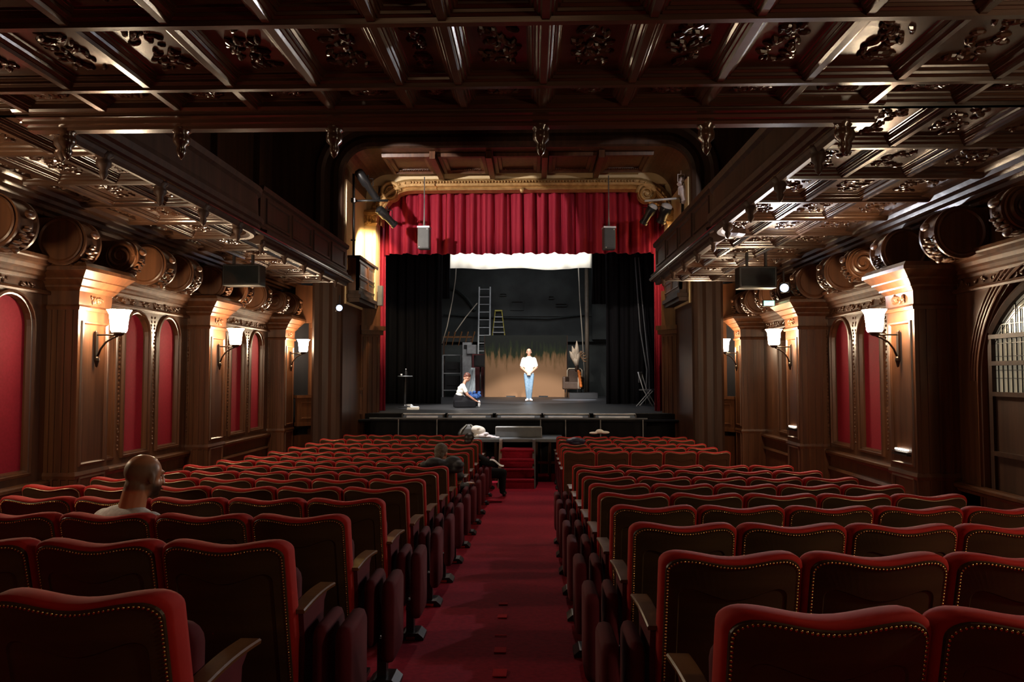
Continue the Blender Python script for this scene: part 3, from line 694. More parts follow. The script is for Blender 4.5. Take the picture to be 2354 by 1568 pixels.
# pin rail
A, B = P(1018,775,29.8), P(1085,775,29.8)
t = thing('pin_rail', 'wooden pin rail with belaying pins on the left of the stage', 'pin rail', (A.x, 29.8, A.z))
obj('beam', MB().box((0,-.04,-.03), (B.x-A.x,.04,.03)), ARMW, t)
for x_ in (.04, B.x-A.x-.04): obj('post', MB().box((x_-.03,0,SZ-A.z),(x_+.03,.06,0)), WOODD, t)
for q in range(5): obj('pin', MB().tube([(.12+q*.26,-.05,-.35), (.20+q*.26,-.05,0), (.26+q*.26,-.06,.22)], [.018,.024,.03], 6), ARMW, t)
# equipment rack
A = onY(1018, 29.6); B = onY(1060, 29.6); W_, H_ = B.x-A.x, P(1040, 816, 29.6).z-SZ
t = thing('equipment_rack', 'grey framed equipment rack under the pin rail', 'rack', A)
mb = MB()
for x in (0, W_):
    for y in (0, .5): mb.box((x-.03,y-.03,0), (x+.03,y+.03,H_))
obj('frame', mb, GREY, t)
for z in (.25, H_*.55, H_-.03): obj('shelf', MB().box((0,-.02,z), (W_,.52,z+.04)), GREY, t)
for z, h in ((.30,.55),(H_*.55+.05,.42)): tag(obj('amplifier', MB().box((A.x+.08, A.y+.04, SZ+z), (A.x+W_-.08, A.y+.45, SZ+z+h)).cbox((A.x+W_/2, A.y+.03, SZ+z+h/2), (W_*.5, .03, h*.4)), BLKM), 'black amplifier box on the %s shelf of the rack' % ('lower' if z < .5 else 'upper'), 'amplifier', 'boxes in the rack')
# grey column unit
A = onY(1063, 29.0); B = onY(1090, 29.0); ht = P(1075, 787, 29).z-SZ
t = thing('grey_cabinet', 'tall grey metal cabinet column beside the rack', 'cabinet', A); W_ = B.x-A.x
obj('body', MB().box((0,0,0), (W_*.75,.4,ht)), GREY, t); obj('top_bracket', MB().box((W_*.4,-.1,ht-.45), (W_*1.15,.3,ht-.1)), GREY, t)
obj('switch_box', MB().box((.06,-.03,ht-.25), (.2,0,ht-.1)), BLKM, t)
A = P(1102, 830, 29.2); tag(obj('loudspeaker', MB().cbox((A.x, 29.3, A.z), (.42,.35,.46)).cbox((A.x, 29.11, A.z), (.34,.03,.38)), BLKM), 'black loudspeaker cabinet on a stand left of the backdrop', 'loudspeaker')
strand('speaker_stand', [onY(1104, 29.4), (A.x+.03, 29.4, A.z-.23)], .03, BLKM, 'thin black stand carrying the speaker by the backdrop', 'stand')
A, B = onY(1090, 30.3), onY(1116, 30.3)
tag(obj('scenery_flat', MB().box((A.x-.1,30.3,SZ), (B.x+.1,30.36,P(0,815,30.3).z)), mat('dark_red_flat', (.11,.012,.014))), 'dark red scenery flat left of the painted backdrop', 'scenery flat')
# plastic sheet and blue bundle
def sheet(u, v):
    a = onY(1090, 27.6); x = a.x - .42*v + .30*(u-.5)*(1.2-v)*1.6 + .16*v*v; z = SZ + 1.15*(1-v); return (a.x - .30 + .50*(1-v)*.5 + (u-.5)*(.15+.55*v), 27.6 + .05*sin(14*u+3*v), z)
o = tag(obj('plastic_sheet', MB().grid(sheet, 24, 10), mat('clear_plastic', (.42,.46,.48), (.30,.33,.35), .2, spec=.8), None, smooth=True), 'crumpled grey plastic sheet hanging beside the cabinet', 'plastic sheet')
o.modifiers.new('t','SOLIDIFY').thickness = .006
A = onY(1091, 27.3); mb = MB(); rb = random.Random(4)
for q in range(22): mb.ell((A.x + rb.uniform(-.2,.2), 27.3 + rb.uniform(-.1,.1), SZ + rb.uniform(.04,.26)), (rb.uniform(.04,.08),.09,rb.uniform(.03,.07)), 8, 6, Matrix.Rotation(rb.uniform(-1,1),3,'Y'))
mb.ell((A.x, 27.3, SZ+.1), (.26,.16,.1))
tag(remesh(obj('cloth_bundle', mb, BLUEC), .012, 1), 'crumpled blue bundle on the stage floor left of the backdrop', 'bundle')
# low platform, armchair, flowers
A, B = onY(1303, 28.2), onY(1368, 28.2)
tag(obj('low_platform', MB().box((A.x+.1, 28.2, SZ), (B.x+.1, 30.0, SZ+.2)), STGF), 'low black platform under the armchair', 'platform')
A = onY(1318, 29.0, .2)
t = thing('armchair', 'dark armchair with cream piping at the right of the backdrop', 'armchair', A, -.35)
CRM = mat('cream_piping', (.75,.62,.45)); DUP = mat('dark_upholstery', (.09,.05,.03))
def rbox(mb, a, b): mb.box(a, b); return mb
def bev(o, w_=.03, s=3): m = o.modifiers.new('b', 'BEVEL'); m.width = w_; m.segments = s; return o
bev(obj('seat', MB().box((-.3,-.3,.12), (.3,.3,.42)), DUP, t), .05); bev(obj('backrest', MB().box((-.3,.2,.3), (.3,.36,.92)), DUP, t), .06)
for sx in (-1,1): bev(obj('armrest', MB().box((sx*.30-.07,-.3,.12), (sx*.30+.07,.3,.62)), DUP, t), .05)
obj('piping', MB().tube([(-.3,.18,.42),(-.3,.18,.86),(-.24,.18,.93),(.24,.18,.93),(.3,.18,.86),(.3,.18,.42)], .025, 8), CRM, t, smooth=True)
obj('piping', MB().tube([(.30,-.32,.15),(.30,-.32,.58),(.36,-.32,.64),(.38,-.32,.15)], .02, 8), CRM, t, smooth=True)
for sx in (-1,1):
    for sy in (-1,1): obj('leg', MB().lathe([(.03,0),(.02,0),(.03,.12)], (sx*.25, sy*.25, 0), 8), BLKM, t)
A = P(1333, 868, 28.4); mb = MB()
for q in range(5): mb.cap((A.x-.05+q*.02, 28.5, A.z+.25-q*.12), (A.x+q*.012, 28.5, A.z+.15-q*.12), .05, .06)
tag(remesh(obj('orange_cloth', mb, mat('orange_cloth', (.65,.16,.02))), .015, 2), 'orange cloth draped over the armchair side', 'cloth')
A = P(1326, 822, 28.8); t = thing('plume_bouquet', 'cream plume and flower arrangement above the armchair', 'flower arrangement', A)
mb = MB()
for q, (dx, dz, l) in enumerate(((-.28,.15,.2),(-.18,.35,.3),(-.08,.2,.25),(.0,.55,.35),(.06,.2,.3),(-.15,-.1,.3),(-.05,-.15,.25))):
    mb.tube([(0,0,-.3), (dx*.6,0,dz*.5), (dx,0,dz+.1)], [.07,.10,.012], 8)
obj('plume', mb, mat('cream_feather', (.75,.58,.42)), t, smooth=True)
mb = MB()
for q in range(9): an = q*.22 - .2; mb.ell((.22+.1*cos(an*3), 0, -.05+.25*sin(an*2)), (.09,.02,.03), 8, 5, Matrix.Rotation(-an*1.2, 3, 'Y'))
obj('leaf', mb, mat('brown_leaf', (.25,.13,.06)), t, smooth=True)
obj('vase', MB().lathe([(.05,-.55),(.08,-.5),(.06,-.35),(.07,-.28)], (0,0,0), 12), WOODD, t, smooth=True)
# small table stage left, bottle, papers
A = onY(931, 19.6)
t = thing('bistro_table', 'small round black table against the left black drape', 'table', A); ht = P(931,864,19.6).z-SZ
obj('table_top', MB().lathe([(.001,ht-.03),(.19,ht-.03),(.20,ht-.015),(.19,ht),(.001,ht)], (0,0,0), 28), DGREY, t)
obj('stem', MB().tube([(0,0,.03),(0,0,ht-.03)], .03, 10), BLKM, t); obj('base', MB().lathe([(.17,0),(.17,.02),(.05,.05),(.03,.08)], (0,0,0), 24), BLKM, t)
t = thing('bottle', 'small dark bottle on the round table', 'bottle', (A.x+.02, 19.6, SZ+ht))
obj('body', MB().lathe([(.03,0),(.032,.02),(.032,.10),(.012,.14),(.011,.17)], (0,0,0), 12), BLKM, t, smooth=True); obj('cap', MB().lathe([(.013,.17),(.013,.19)], (0,0,0), 10), PAPER, t)
t = thing('glass', 'small pale cup on the round table', 'cup', (A.x-.09, 19.55, SZ+ht)); obj('bowl', MB().lathe([(.02,0),(.028,.05),(.025,.05),(.018,.008)], (0,0,0), 12), PAPER, t, smooth=True)
for q, (px, py, w_, h, rz) in enumerate(((939,926,.14,.2,.3),(952,930,.22,.12,-.3),(950,935,.30,.14,.1),(943,921,.15,.10,.7))):
    Yp = [19.8, 18.9, 18.3, 20.4][q]; c = onY(px, Yp, .032)
    tag(obj('paper_sheet', MB().box((-w_/2,-h/2,0),(w_/2,h/2,.004), Matrix.Translation(c) @ Matrix.Rotation(rz,4,'Z') @ Matrix.Rotation(.38,4,'X')), PAPER),
        ['white sheet lying nearest the small table', 'white sheet in the middle of the dropped papers', 'largest white sheet, closest to the stage edge', 'white sheet half behind the table base'][q], 'paper', 'sheets dropped on the stage')
# metal chair/stand at stage right
A = onY(1487, 20.8); t = thing('folding_chair', 'chrome framed chair half hidden at the right red curtain', 'chair', A, 1.2)
for sx in (-1,1):
    obj('frame', MB().tube([(sx*.2,-.2,0),(sx*.2,.05,.45),(sx*.2,.2,.95)], .014, 6), ALU, t, smooth=True); obj('leg', MB().tube([(sx*.2,.25,0),(sx*.2,-.15,.45)], .014, 6), ALU, t)
bev(obj('seat', MB().box((-.19,-.18,.43),(.19,.18,.47)), DGREY, t), .01); bev(obj('backrest', MB().box((-.19,.17,.65),(.19,.2,.95)), DGREY, t), .01)

# spotlight wash on the floor comes from the lamps; black rehearsal flats far right
mb = MB(); a = P(1357,0,31.3); b = P(1392,0,31.3); mb.box((a.x, 31.3, P(0,782,31.3).z), (b.x, 31.5, P(0,612,31.3).z)); tag(obj('wall_cabinet', mb, STGW), 'dark grey cabinet high on the back wall at the right', 'cabinet')

WPE = mat('white_enamel', (.8, .82, .85), None, .4)
# ================================================================ STAGE FRONT
mb = MB(); z = P(1200, 962, 16.5).z
t = thing('pit_rail', 'long black metal rail with thin posts in front of the stage', 'rail', (0, 16.4, 0))
obj('top_rail', MB().tube([(P(858,0,16.4).x,0,z), (P(1480,0,16.4).x,0,z)], .02, 8), DGREY, t)
for px in (923, 1009, 1241, 1297, 1375, 1470): obj('post', MB().tube([(P(px,0,16.4).x,0,0.0),(P(px,0,16.4).x,0,z)], .014, 6), GREY, t)
obj('drape', MB().grid(lambda u, v: (P(860,0,16.45).x + u*(P(1478,0,16.45).x-P(860,0,16.45).x), .06 + .015*sin(u*90), v*(z-.02)), 120, 1), BLK, t, smooth=True)
for q, (x0, x1) in enumerate(((928,1020),(1031,1130),(1143,1242),(1251,1352),(1367,1459))):
    a, b = P(x0,955,16.9), P(x1,955,16.9); w_ = (b.x-a.x)/2; c = Vector(((a.x+b.x)/2, 16.54, SZ-.135)); c.x *= 16.54/16.9
    t = thing('floor_monitor', 'low black floor light bar on the stage edge, %s from the left' % ['first','second','third','fourth','fifth'][q], 'light bar', c, 0, 'light bars along the stage edge')
    obj('housing', MB().prism([(-.12,0),(.14,0),(.16,.03),(.14,.10),(.06,.115),(-.10,.06)], (-w_,0,0), (w_,0,0), (0,1,0), (0,0,1)), DGREY, t)
    obj('reflector', MB().prism([(-.13,.02),(-.10,.075),(-.06,.085),(-.06,.03)], (-w_*.80,0,0), (w_*.72,0,0), (0,1,0), (0,0,1)), WPE, t)
    obj('lid', MB().box((-w_-.01,.02,.112), (w_+.01,.15,.134)), WPE, t)
    for sx in (-1,1): obj('end_cap', MB().box((sx*w_-.015,-.12,0), (sx*w_+.015,.15,.12)), BLKM, t)
# platform before the stage with steps
pz = P(1180, 1009, 15.25).z
a, b = P(1062,0,15.2).x, P(1292,0,15.2).x
t = thing('stage_apron', 'grey topped platform between the steps and the stage', 'platform', (0,0,0))
obj('top', MB().box((a,15.2,pz-.06),(b,16.3,pz)), DGREY, t)
for px in (1068, 1110, 1140, 1232, 1262, 1288):
    for Y in (15.26, 16.2): x = P(px,0,15.2).x; obj('leg', MB().box((x-.025,Y-.025,0),(x+.025,Y+.025,pz-.06)), WOODD, t)
obj('brace', MB().box((P(1232,0,15.2).x,15.24,.35),(b,15.28,.40)), ARMW, t)
sx0, sx1 = P(1152,0,15).x, P(1226,0,15).x
t = thing('stage_steps', 'red carpeted steps leading from the aisle to the platform', 'steps', ((sx0+sx1)/2, 14.2, 0)); w_ = (sx1-sx0)/2
n = 5; rise = pz/n
for q in range(n-1):
    obj('step', bb := MB().box((-w_, .20*q, rise*q), (w_, 1.0, rise*(q+1))).box((-w_, .20*q-.02, rise*(q+1)-.03), (w_, .20*q, rise*(q+1)+.0)), CARP, t)
for sx in (-1,1): obj('side_board', MB().prism([(0,0),(1.0,0),(1.0,pz),(.8,pz)], (sx*w_-.03,0,0), (sx*w_+.03,0,0), (0,1,0), (0,0,1)), ARMW if sx < 0 else WOODD, t)
a, b = P(1142,0,15.9), P(1243,0,15.9); h = P(0,978,15.9).z
t = thing('equipment_case', 'large grey flight case on the platform above the steps', 'case', ((a.x+b.x)/2, 15.8, pz)); w_ = (b.x-a.x)/2
bev(obj('body', MB().box((-w_,-.12,0),(w_,.2,h-pz)), DGREY, t), .015); obj('edge', MB().tube([(-w_,-.12,h-pz),(w_,-.12,h-pz)], .014, 6), ALU, t)
for sx in (-1,1): obj('edge', MB().tube([(sx*w_,-.12,0),(sx*w_,-.12,h-pz)], .010, 6), GREY, t)
# things lying on the platform
c = P(1078, 992, 15.6)
t = thing('backpack', 'dark canvas backpack slumped on the platform left of the case', 'bag', (c.x, 15.6, pz))
mb = MB(); mb.loft([[(x*s_, y*s_, z_) for x, y in ((-.2,-.12),(.2,-.12),(.22,0),(.18,.14),(-.18,.14),(-.22,0))] for s_, z_ in ((1,0),(1.08,.08),(.8,.18),(.35,.26),(.1,.28))], True, True, True)
remesh(obj('body', mb, mat('dark_canvas', (.045,.04,.035)), t), .015, 3)
for sx in (-1,1): obj('strap', MB().tube([(sx*.04,-.05,.27),(sx*.14,-.13,.16),(sx*.2,-.14,0.02)], .014, 6), mat('grey_strap', (.25,.24,.2)), t, smooth=True)
c = P(1098, 992, 15.5); mb = MB()
for (dx, dz, rx, rz_) in ((-.03,.17,.11,.09),(.05,.14,.12,.10),(.08,.06,.10,.07),(0,.05,.09,.06),(.02,.20,.08,.05)): mb.ell((c.x+dx, 15.5, pz+dz), (rx,.12,rz_), 12, 8)
tag(remesh(obj('cream_garment', mb, WHT), .012, 3), 'bundled cream garment piled beside the backpack', 'clothing')
c = P(1122, 1000, 15.45); mb = MB()
for (dx, dz, rx, rz_) in ((-.1,.05,.12,.05),(0,.035,.12,.035),(.1,.02,.1,.02),(.19,.015,.06,.015),(-.05,.09,.07,.03)): mb.ell((c.x+dx, 15.45, pz+dz), (rx,.12,rz_), 12, 8)
tag(remesh(obj('white_garment', mb, mat('white_cotton', (.85,.78,.82))), .01, 2), 'white cloth spread flat next to the grey case', 'clothing')
c = P(1376, 997, 15.45)
mb = MB(); [mb.ell((c.x+dx, 15.9, SZ-.52+dz), (rx,.1,rz_), 12, 8) for dx, dz, rx, rz_ in ((-.08,0,.12,.03),(.06,.015,.1,.035),(.0,.04,.05,.025))]

# ================================================================ SEATS
def seat_outline(inset, v0, y, bow=.034, n=24, drop=0):
    hw = .2535 - inset; top, bot = [], []
    for i in range(n+1):
        t = sin(pi/2*(-1 + 2*i/n)); u = t*hw
        zt_ = .955 - inset*1.15 - .020*(cos(pi*min(1, abs(t)/.74))+1)/2 - drop*(1.25 - .55*t*t)
        if abs(t) > .74: s_ = (abs(t)-.74)/.26; zt_ -= .046*(1 - sqrt(max(0, 1-s_*s_)))
        yb = y - bow*(1 - (u/.2535)**2)
        top.append((u, yb + (.95-zt_)*tan(radians(14)), zt_)); bot.append((u, yb + (.95-v0)*tan(radians(14)), v0))
    return top + bot[::-1]
def seat_fill(mb, lp, flip=False):
    n = len(lp)//2; o = len(mb.v); mb.v += [tuple(p) for p in lp]
    for i in range(n-1): q = (o+i, o+i+1, o+2*n-2-i, o+2*n-1-i); mb.f.append(q[::-1] if flip else q)
mb = MB(); PADL = [(.014,.24,-.046),(.005,.235,-.043),(0,.23,-.030),(0,.23,.020),(.004,.23,.045),(.014,.24,.060),(.035,.25,.068)]
lps = [seat_outline(*p) for p in PADL]; mb.loft(lps, True); seat_fill(mb, lps[0], True); seat_fill(mb, seat_outline(.035,.25,.068))
M_pad = mb.mesh('backrest', VEL, True, merge=True)
mb = MB(); lps = [seat_outline(.013,.245,-.044), seat_outline(.016,.245,-.054), seat_outline(.060,.30,-.054,drop=.06), seat_outline(.065,.305,-.048,drop=.06)]
# the recessed field dips in a curve like the top rail
mb.loft(lps, True); seat_fill(mb, lps[-1], True); M_pan = mb.mesh('back_panel', SEATW, False, merge=True)
def outline_pts(step):
    lp = seat_outline(.022, .26, -.055, n=60); n = 61; pth = [Vector(lp[-1])] + [Vector(p) for p in lp[:n]] + [Vector(lp[n])]
    out = []; acc = 0
    for a, b in zip(pth, pth[1:]):
        L_ = (b-a).length
        while acc < L_: out.append(a + (b-a)*(acc/L_)); acc += step
        acc -= L_
    return out
mb = MB()
for p in outline_pts(.0125): mb.ell(p, (.0048,.0036,.0048), 6, 4)
M_nail = mb.mesh('nail_trim', BRASS, True)
mb = MB(); mb.tube([seat_outline(.018,.26,-.053)[-1]] + seat_outline(.018,.26,-.053)[:25] + [seat_outline(.018,.26,-.053)[25]], .0036, 5); M_bead = mb.mesh('nail_trim', mat('pale_brass_piping', (.60,.44,.28), None, .3, .6), True)
# flipped-up cushion
mb = MB(); n = 10
def cush(i, y): 
    w_, z0, z1 = .225 - i, .40 + i, .80 - i; r = .06; pts = []
    for (cx_, cz_, a0) in ((w_-r, z1-r, 0), (-w_+r, z1-r, pi/2), (-w_+r, z0+r, pi), (w_-r, z0+r, 3*pi/2)):
        for k_ in range(5): a = a0 + pi/2*k_/4; pts.append((cx_ + r*cos(a), y, cz_ + r*sin(a)))
    return pts
mb.loft([cush(.03,.155), cush(.005,.165), cush(0,.19), cush(0,.235), cush(.01,.26), cush(.03,.27)], True, True, True)
M_cush = mb.mesh('seat_cushion', MAR, True)
# armrest: curved wooden top, standard beneath
def arm_mesh():
    mb = MB(); loops = []
    for i in range(9):
        t = i/8; y = .07 + .44*t; z = .655 + .012*sin(pi*t) - .01*t; w_ = .030 + .006*t; h = .011
        loops.append([(-w_, y, z-h), (w_, y, z-h), (w_+.002, y, z), (w_*.9, y, z+h*.5), (-w_*.9, y, z+h*.5), (-w_-.002, y, z)])
    mb.loft(loops, True, True, True); return mb.mesh('armrest', ARMW, False)
M_arm = arm_mesh()
mb = MB(); mb.prism([(.10,.18),(.36,.18),(.40,.60),(.46,.64),(.10,.64),(.13,.5)], (-.017,0,0), (.017,0,0), (0,1,0), (0,0,1))
M_side = mb.mesh('side_panel', MAR, False)
mb = MB(); mb.box((-.014,.17,.03), (.014,.25,.20)); mb.box((-.03,.06,0), (.03,.38,.025)); mb.prism([(.10,.025),(.33,.025),(.25,.10),(.17,.10)], (-.012,0,0), (.012,0,0), (0,1,0), (0,0,1))
M_leg = mb.mesh('leg', BLKM, False)
def mk(name, me, par, x=0): o = bpy.data.objects.new(name, me); C.objects.link(o); o.parent = par; o.location = (x,0,0); return o
NUM = ['first','second','third','fourth','fifth','sixth','seventh','eighth','ninth','tenth','eleventh','twelfth','thirteenth','fourteenth','fifteenth']
PIT = .515
def seat(x, y, rz, lab, grp, near, armside, both, down=False):
    t = thing('theatre_chair', lab, 'theatre seat', (x, y, floor_z(y+.2)), rz, grp)
    t.location.z = floor_z(y+.2) + (floor_z(y) - floor_z(y+.2)) * .9
    mk('backrest', M_pad, t); pn = mk('back_panel', M_pan, t); mk('nail_trim', M_nail if near else M_bead, pn); cu = mk('seat_cushion', M_cush, t)
    if down: cu.rotation_euler = (-pi/2, 0, 0); cu.location = (0, -.25, .59)
    for sd in ([armside, -armside] if both else [armside]):
        mk('armrest', M_arm, t, sd*PIT/2); mk('side_panel', M_side, t, sd*PIT/2); mk('leg', M_leg, t, sd*PIT/2)
    return t
rowsL = [2.0, 2.94, 3.87, 4.80, 5.72, 6.62, 7.52, 8.42, 9.32, 10.22, 11.15, 12.08, 13.0, 13.9, 15.0]
rowsR = [1.88, 2.74, 3.60, 4.46, 5.32, 6.18, 7.04, 7.90, 8.76, 11.5, 12.3, 13.1, 14.0, 14.7]
LABH = 'left-hand'; 
for r, d in enumerate(rowsL):
    n = 6 if r < 14 else 5; xa = -.955 if r < 14 else -1.30
    vis = [2, 3, 4, 5][r] if r < 4 else n
    for s_ in range(min(n, vis)):
        x = xa - PIT*(s_+.5); y = d + .010*(x+.95)**2; rz = -.022*(x+.95)*-1.0
        seat(x, y, -.02*(-(x+.95)), 'red velvet seat, %s from the aisle in the %s row, left block' % (NUM[s_], NUM[r]), 'red velvet theatre seats', r < 4, 1, s_ == n-1, (r, s_) in ((2, 2), (8, 0), (12, 0)))
for r, d in enumerate(rowsR):
    n = 5; vis = [2, 3, 4][r] if r < 3 else n
    for s_ in range(min(n, vis)):
        x = .456 + PIT*(s_+.5)
        seat(x, d, 0, 'red velvet seat, %s from the aisle in the %s row, right block' % (NUM[s_], NUM[r]), 'red velvet theatre seats', r < 4, -1, s_ == n-1)

# folding jump seats at the row ends, in the aisle
def jump_proto():
    t = thing('aisle_folding_chair', 'x', 'folding seat')
    def pad(x0, x1, z0, z1, dy):
        mb = MB(); lps = []
        for xx, i in ((x0, .02), (x0+.012, .004), ((x0+x1)/2, 0), (x1-.012, .004), (x1, .02)):
            pts = []; r = .045
            for (cy_, cz_, a0) in ((.15-r-i, z1-r-i, 0), (-.17+r+i, z1-r-i, pi/2), (-.17+r+i, z0+r+i, pi), (.15-r-i, z0+r+i, 3*pi/2)):
                for k_ in range(5): a = a0 + pi/2*k_/4; pts.append((xx, dy + cy_ + r*cos(a), cz_ + r*sin(a)))
            lps.append(pts)
        mb.loft(lps, True, True, True); return mb
    obj('seat_pad', pad(.012, .080, .17, .60, 0), MAR, t, smooth=True)
    obj('back_pad', pad(-.085, -.025, .24, .60, .02), MAR, t, smooth=True)
    obj('post', MB().box((-.035,-.03,.02), (.015,.03,.26)).tube([(-.01,0,.24),(-.14,0,.30)], .02, 6), BLKM, t)
    ft = obj('foot', MB().prism([(-.085,0),(.085,0),(.085,.02),(.05,.05),(-.05,.05),(-.085,.02)], (0,-.06,0), (0,.10,0), (1,0,0), (0,0,1)), BLKM, t)
    obj('number_plate', MB().box((-.03,-.066,.010), (.03,-.060,.030)), BRASS, ft)
    return t
jp = jump_proto(); first = True
for side, rows, xx in ((1, rowsL[:14], -.815), (-1, rowsR[:9], .335)):
    for r, d in enumerate(rows):
        if r < 1: continue
        o = jp if first else copy_tree(jp); first = False
        y = d + .24; o.location = (xx, y, floor_z(y)); o.scale = (side, 1, 1)
        o['label'] = 'maroon folding jump seat at the aisle end of the %s row, %s block' % (NUM[r], 'left' if side > 0 else 'right'); o['group'] = 'folded jump seats along the aisle'
# patches of light on the aisle carpet, put in as brighter red slabs
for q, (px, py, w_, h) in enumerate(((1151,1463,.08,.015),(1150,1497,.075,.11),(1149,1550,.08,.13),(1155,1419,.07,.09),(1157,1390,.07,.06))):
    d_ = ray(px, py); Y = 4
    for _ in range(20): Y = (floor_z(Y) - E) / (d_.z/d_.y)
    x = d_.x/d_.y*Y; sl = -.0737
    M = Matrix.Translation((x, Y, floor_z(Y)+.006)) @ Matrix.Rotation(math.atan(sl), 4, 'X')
    tag(obj('light_patch', MB().box((-w_/2,-h/2,0),(w_/2,h/2,.004), M), LPATCH), ['thin painted strip of light between the two brighter squares', 'bright painted light patch, second from the bottom of the picture', 'bright painted light patch lowest in the picture', 'dim painted light patch just above the thin strip', 'faintest painted light patch, farthest up the aisle'][q], 'light patch', 'light patches painted on the aisle carpet')

# ================================================================ SCONCES
def sconce_proto():
    t = thing('wall_sconce', 'x', 'wall lamp')     # local: +x points away from the wall
    obj('wall_plate', MB().box((0,-.025,-.42), (.02,.025,-.12)).ell((.02,0,-.44), (.03,.03,.04)).lathe([(.001,-.53),(.012,-.52),(.02,-.48),(.03,-.45),(.02,-.42)], (.02,0,0), 10), IRON, t, smooth=False)
    obj('arm', MB().tube([(.01,0,-.155),(.26,0,-.155)], .010, 8).tube([(.03,0,-.40),(.06,0,-.32),(.12,0,-.24),(.20,0,-.19),(.26,0,-.165)], .012, 8).ell((.0,0,-.13),(.012,.012,.03)), IRON, t, smooth=True)
    obj('cup', MB().lathe([(.02,-.17),(.05,-.155),(.06,-.13),(.07,-.12)], (.27,0,0), 20), IRON, t, smooth=True)
    obj('glass_shade', MB().lathe([(.074,-.125),(.088,-.10),(.096,.0),(.104,.08),(.128,.125),(.134,.13),(.128,.132),(.100,.082),(.090,0)], (.27,0,0), 28), GLOW, t, smooth=True)
    return t
sp = sconce_proto(); first = True
for side, X, rows in ((1, PL+.02, [5.0, 8.36, 11.7, 15.2]), (-1, PR-.02, [1.7, 8.56, 12.1, 15.25])):
    for i, y in enumerate(rows):
        o = sp if first else copy_tree(sp); first = False
        o.location = (X, y, Z(.63)); o.rotation_euler = (0, 0, 0 if side > 0 else pi); o['group'] = 'iron wall sconces with white glass shades'
        o['label'] = 'lit white glass wall sconce on the %s wall, %s' % ('left' if side > 0 else 'right', ['just outside the frame', 'nearest the camera', 'in the middle of the three', 'farthest, close to the stage'][i])
# step lights
for side, X, ys in ((1, PL, []), (-1, PR, [8.56, 12.1])):
    for i, y in enumerate(ys):
        zz = Z(-.83) if i == 0 else Z(-.81)
        t = thing('step_light', 'small lit slot light low on the %s right pilaster' % ['nearest', 'middle'][i], 'step light', (X, y, zz), 0, 'slot lights on the right pilasters')
        obj('housing', MB().box((-.05,-.17,-.06),(0,.17,-.045)).box((-.05,-.17,-.03),(0,.17,-.02)), BLKM, t)
        obj('lens', MB().box((-.035,-.13,-.008),(-.005,.13,.010)), SLIT, t)

# ================================================================ HUNG EQUIPMENT
def hung_box(px0, px1, py0, py1, Y, lab, m=BLKM, dpt=.25):
    a, b = P(px0, py1, Y), P(px1, py0, Y); c = ((a.x+b.x)/2, Y, (a.z+b.z)/2); w_, h = (b.x-a.x)/2, (b.z-a.z)/2
    t = thing('hanging_monitor', lab, 'monitor', c, 0, 'monitors under the side ceilings')
    bev(obj('housing', MB().box((-w_,0,-h),(w_,dpt,h)), BLKM, t), .012); obj('screen', MB().box((-w_+.03,-.006,-h+.03),(w_-.03,.0,h-.03)), SCRN, t)
    for sx in (-.5,.5): obj('bracket', MB().box((sx*w_-.015,.06,h),(sx*w_+.015,.12,ZC-c[2])), BLKM, t)
hung_box(510, 598, 607, 656, 11.3, 'flat black monitor hung under the left side ceiling')
hung_box(1700, 1786, 612, 662, 11.3, 'flat black monitor hung under the right side ceiling')
def lantern(px, py, Y, lab, col, tgt, s=.07):
    c = P(px, py, Y); t = thing('small_spotlight', lab, 'spotlight', c, 0)
    M = (Vector(tgt)-c).to_track_quat('Z','Y').to_matrix().to_4x4()
    bev(obj('housing', MB().box((-s,-s,-s*2),(s,s,0), M), BLKM, t), .02); obj('lens', MB().ell((0,0,0), (s*.85,s*.85,.03), 14, 8, M.to_3x3()), col, t, smooth=True)
    obj('yoke', MB().tube([(0,0,0),(0,.03,.25)], .012, 6), BLKM, t)
lantern(780, 708, 14.2, 'small spotlight with blue-white lens by the left stage box', LEDB, (0, 0, E))
lantern(1803, 662, 10.6, 'small spotlight with blue-white lens beside the right monitor', LEDB, (-1, 2, 1))
c = P(1803, 662, 10.45); spot(tuple(c + Vector((-.05,-.12,-.02))), (c.x-1.2, c.y-2.0, ZC), 260, 150, (.92, .93, 1), .8, .04)
c = P(1768, 697, 12.2); t = thing('exit_sign', 'small green lit sign near the middle right sconce', 'sign', c)
obj('housing', MB().box((-.10,0,-.05),(.10,.05,.05)), BLKM, t); obj('face', MB().box((-.085,-.004,-.04),(.085,0,.04)), LEDG, t)
obj('pictogram', MB().lathe([(.02,0),(.02,.004)], (0,-.008,.0), 12, 'y'), PAPER, t)
# speakers hanging before the valance
for px, py, lab in ((973, 546, 'left'), (1402, 547, 'right')):
    c = P(px, py, 16.35); t = thing('hanging_speaker', 'grey loudspeaker on a thin pole before the red valance, %s one' % lab, 'loudspeaker', c, .12 if lab == 'right' else -.05, 'loudspeakers before the valance')
    bev(obj('cabinet', MB().box((-.135,0,-.25),(.135,.22,.25)), DGREY, t), .03); obj('grille', MB().box((-.115,-.008,-.22),(.115,.002,.22)), mat('speaker_grille', (.06,.065,.065)), t)
    obj('cap', MB().box((-.14,-.012,.225),(.14,.23,.262)), ALU, t)
    for sx, sz in ((1,.19),(-1,-.21)): obj('screw', MB().ell((sx*.09,-.012,sz),(.014,.008,.014),8,5), ALU, t)
    obj('pole', MB().tube([(0,.1,.26),(0,.1,.5),(0,.1,Z(4.5)-c.z)], [.03,.014,.012], 8), GREY, t, smooth=True)
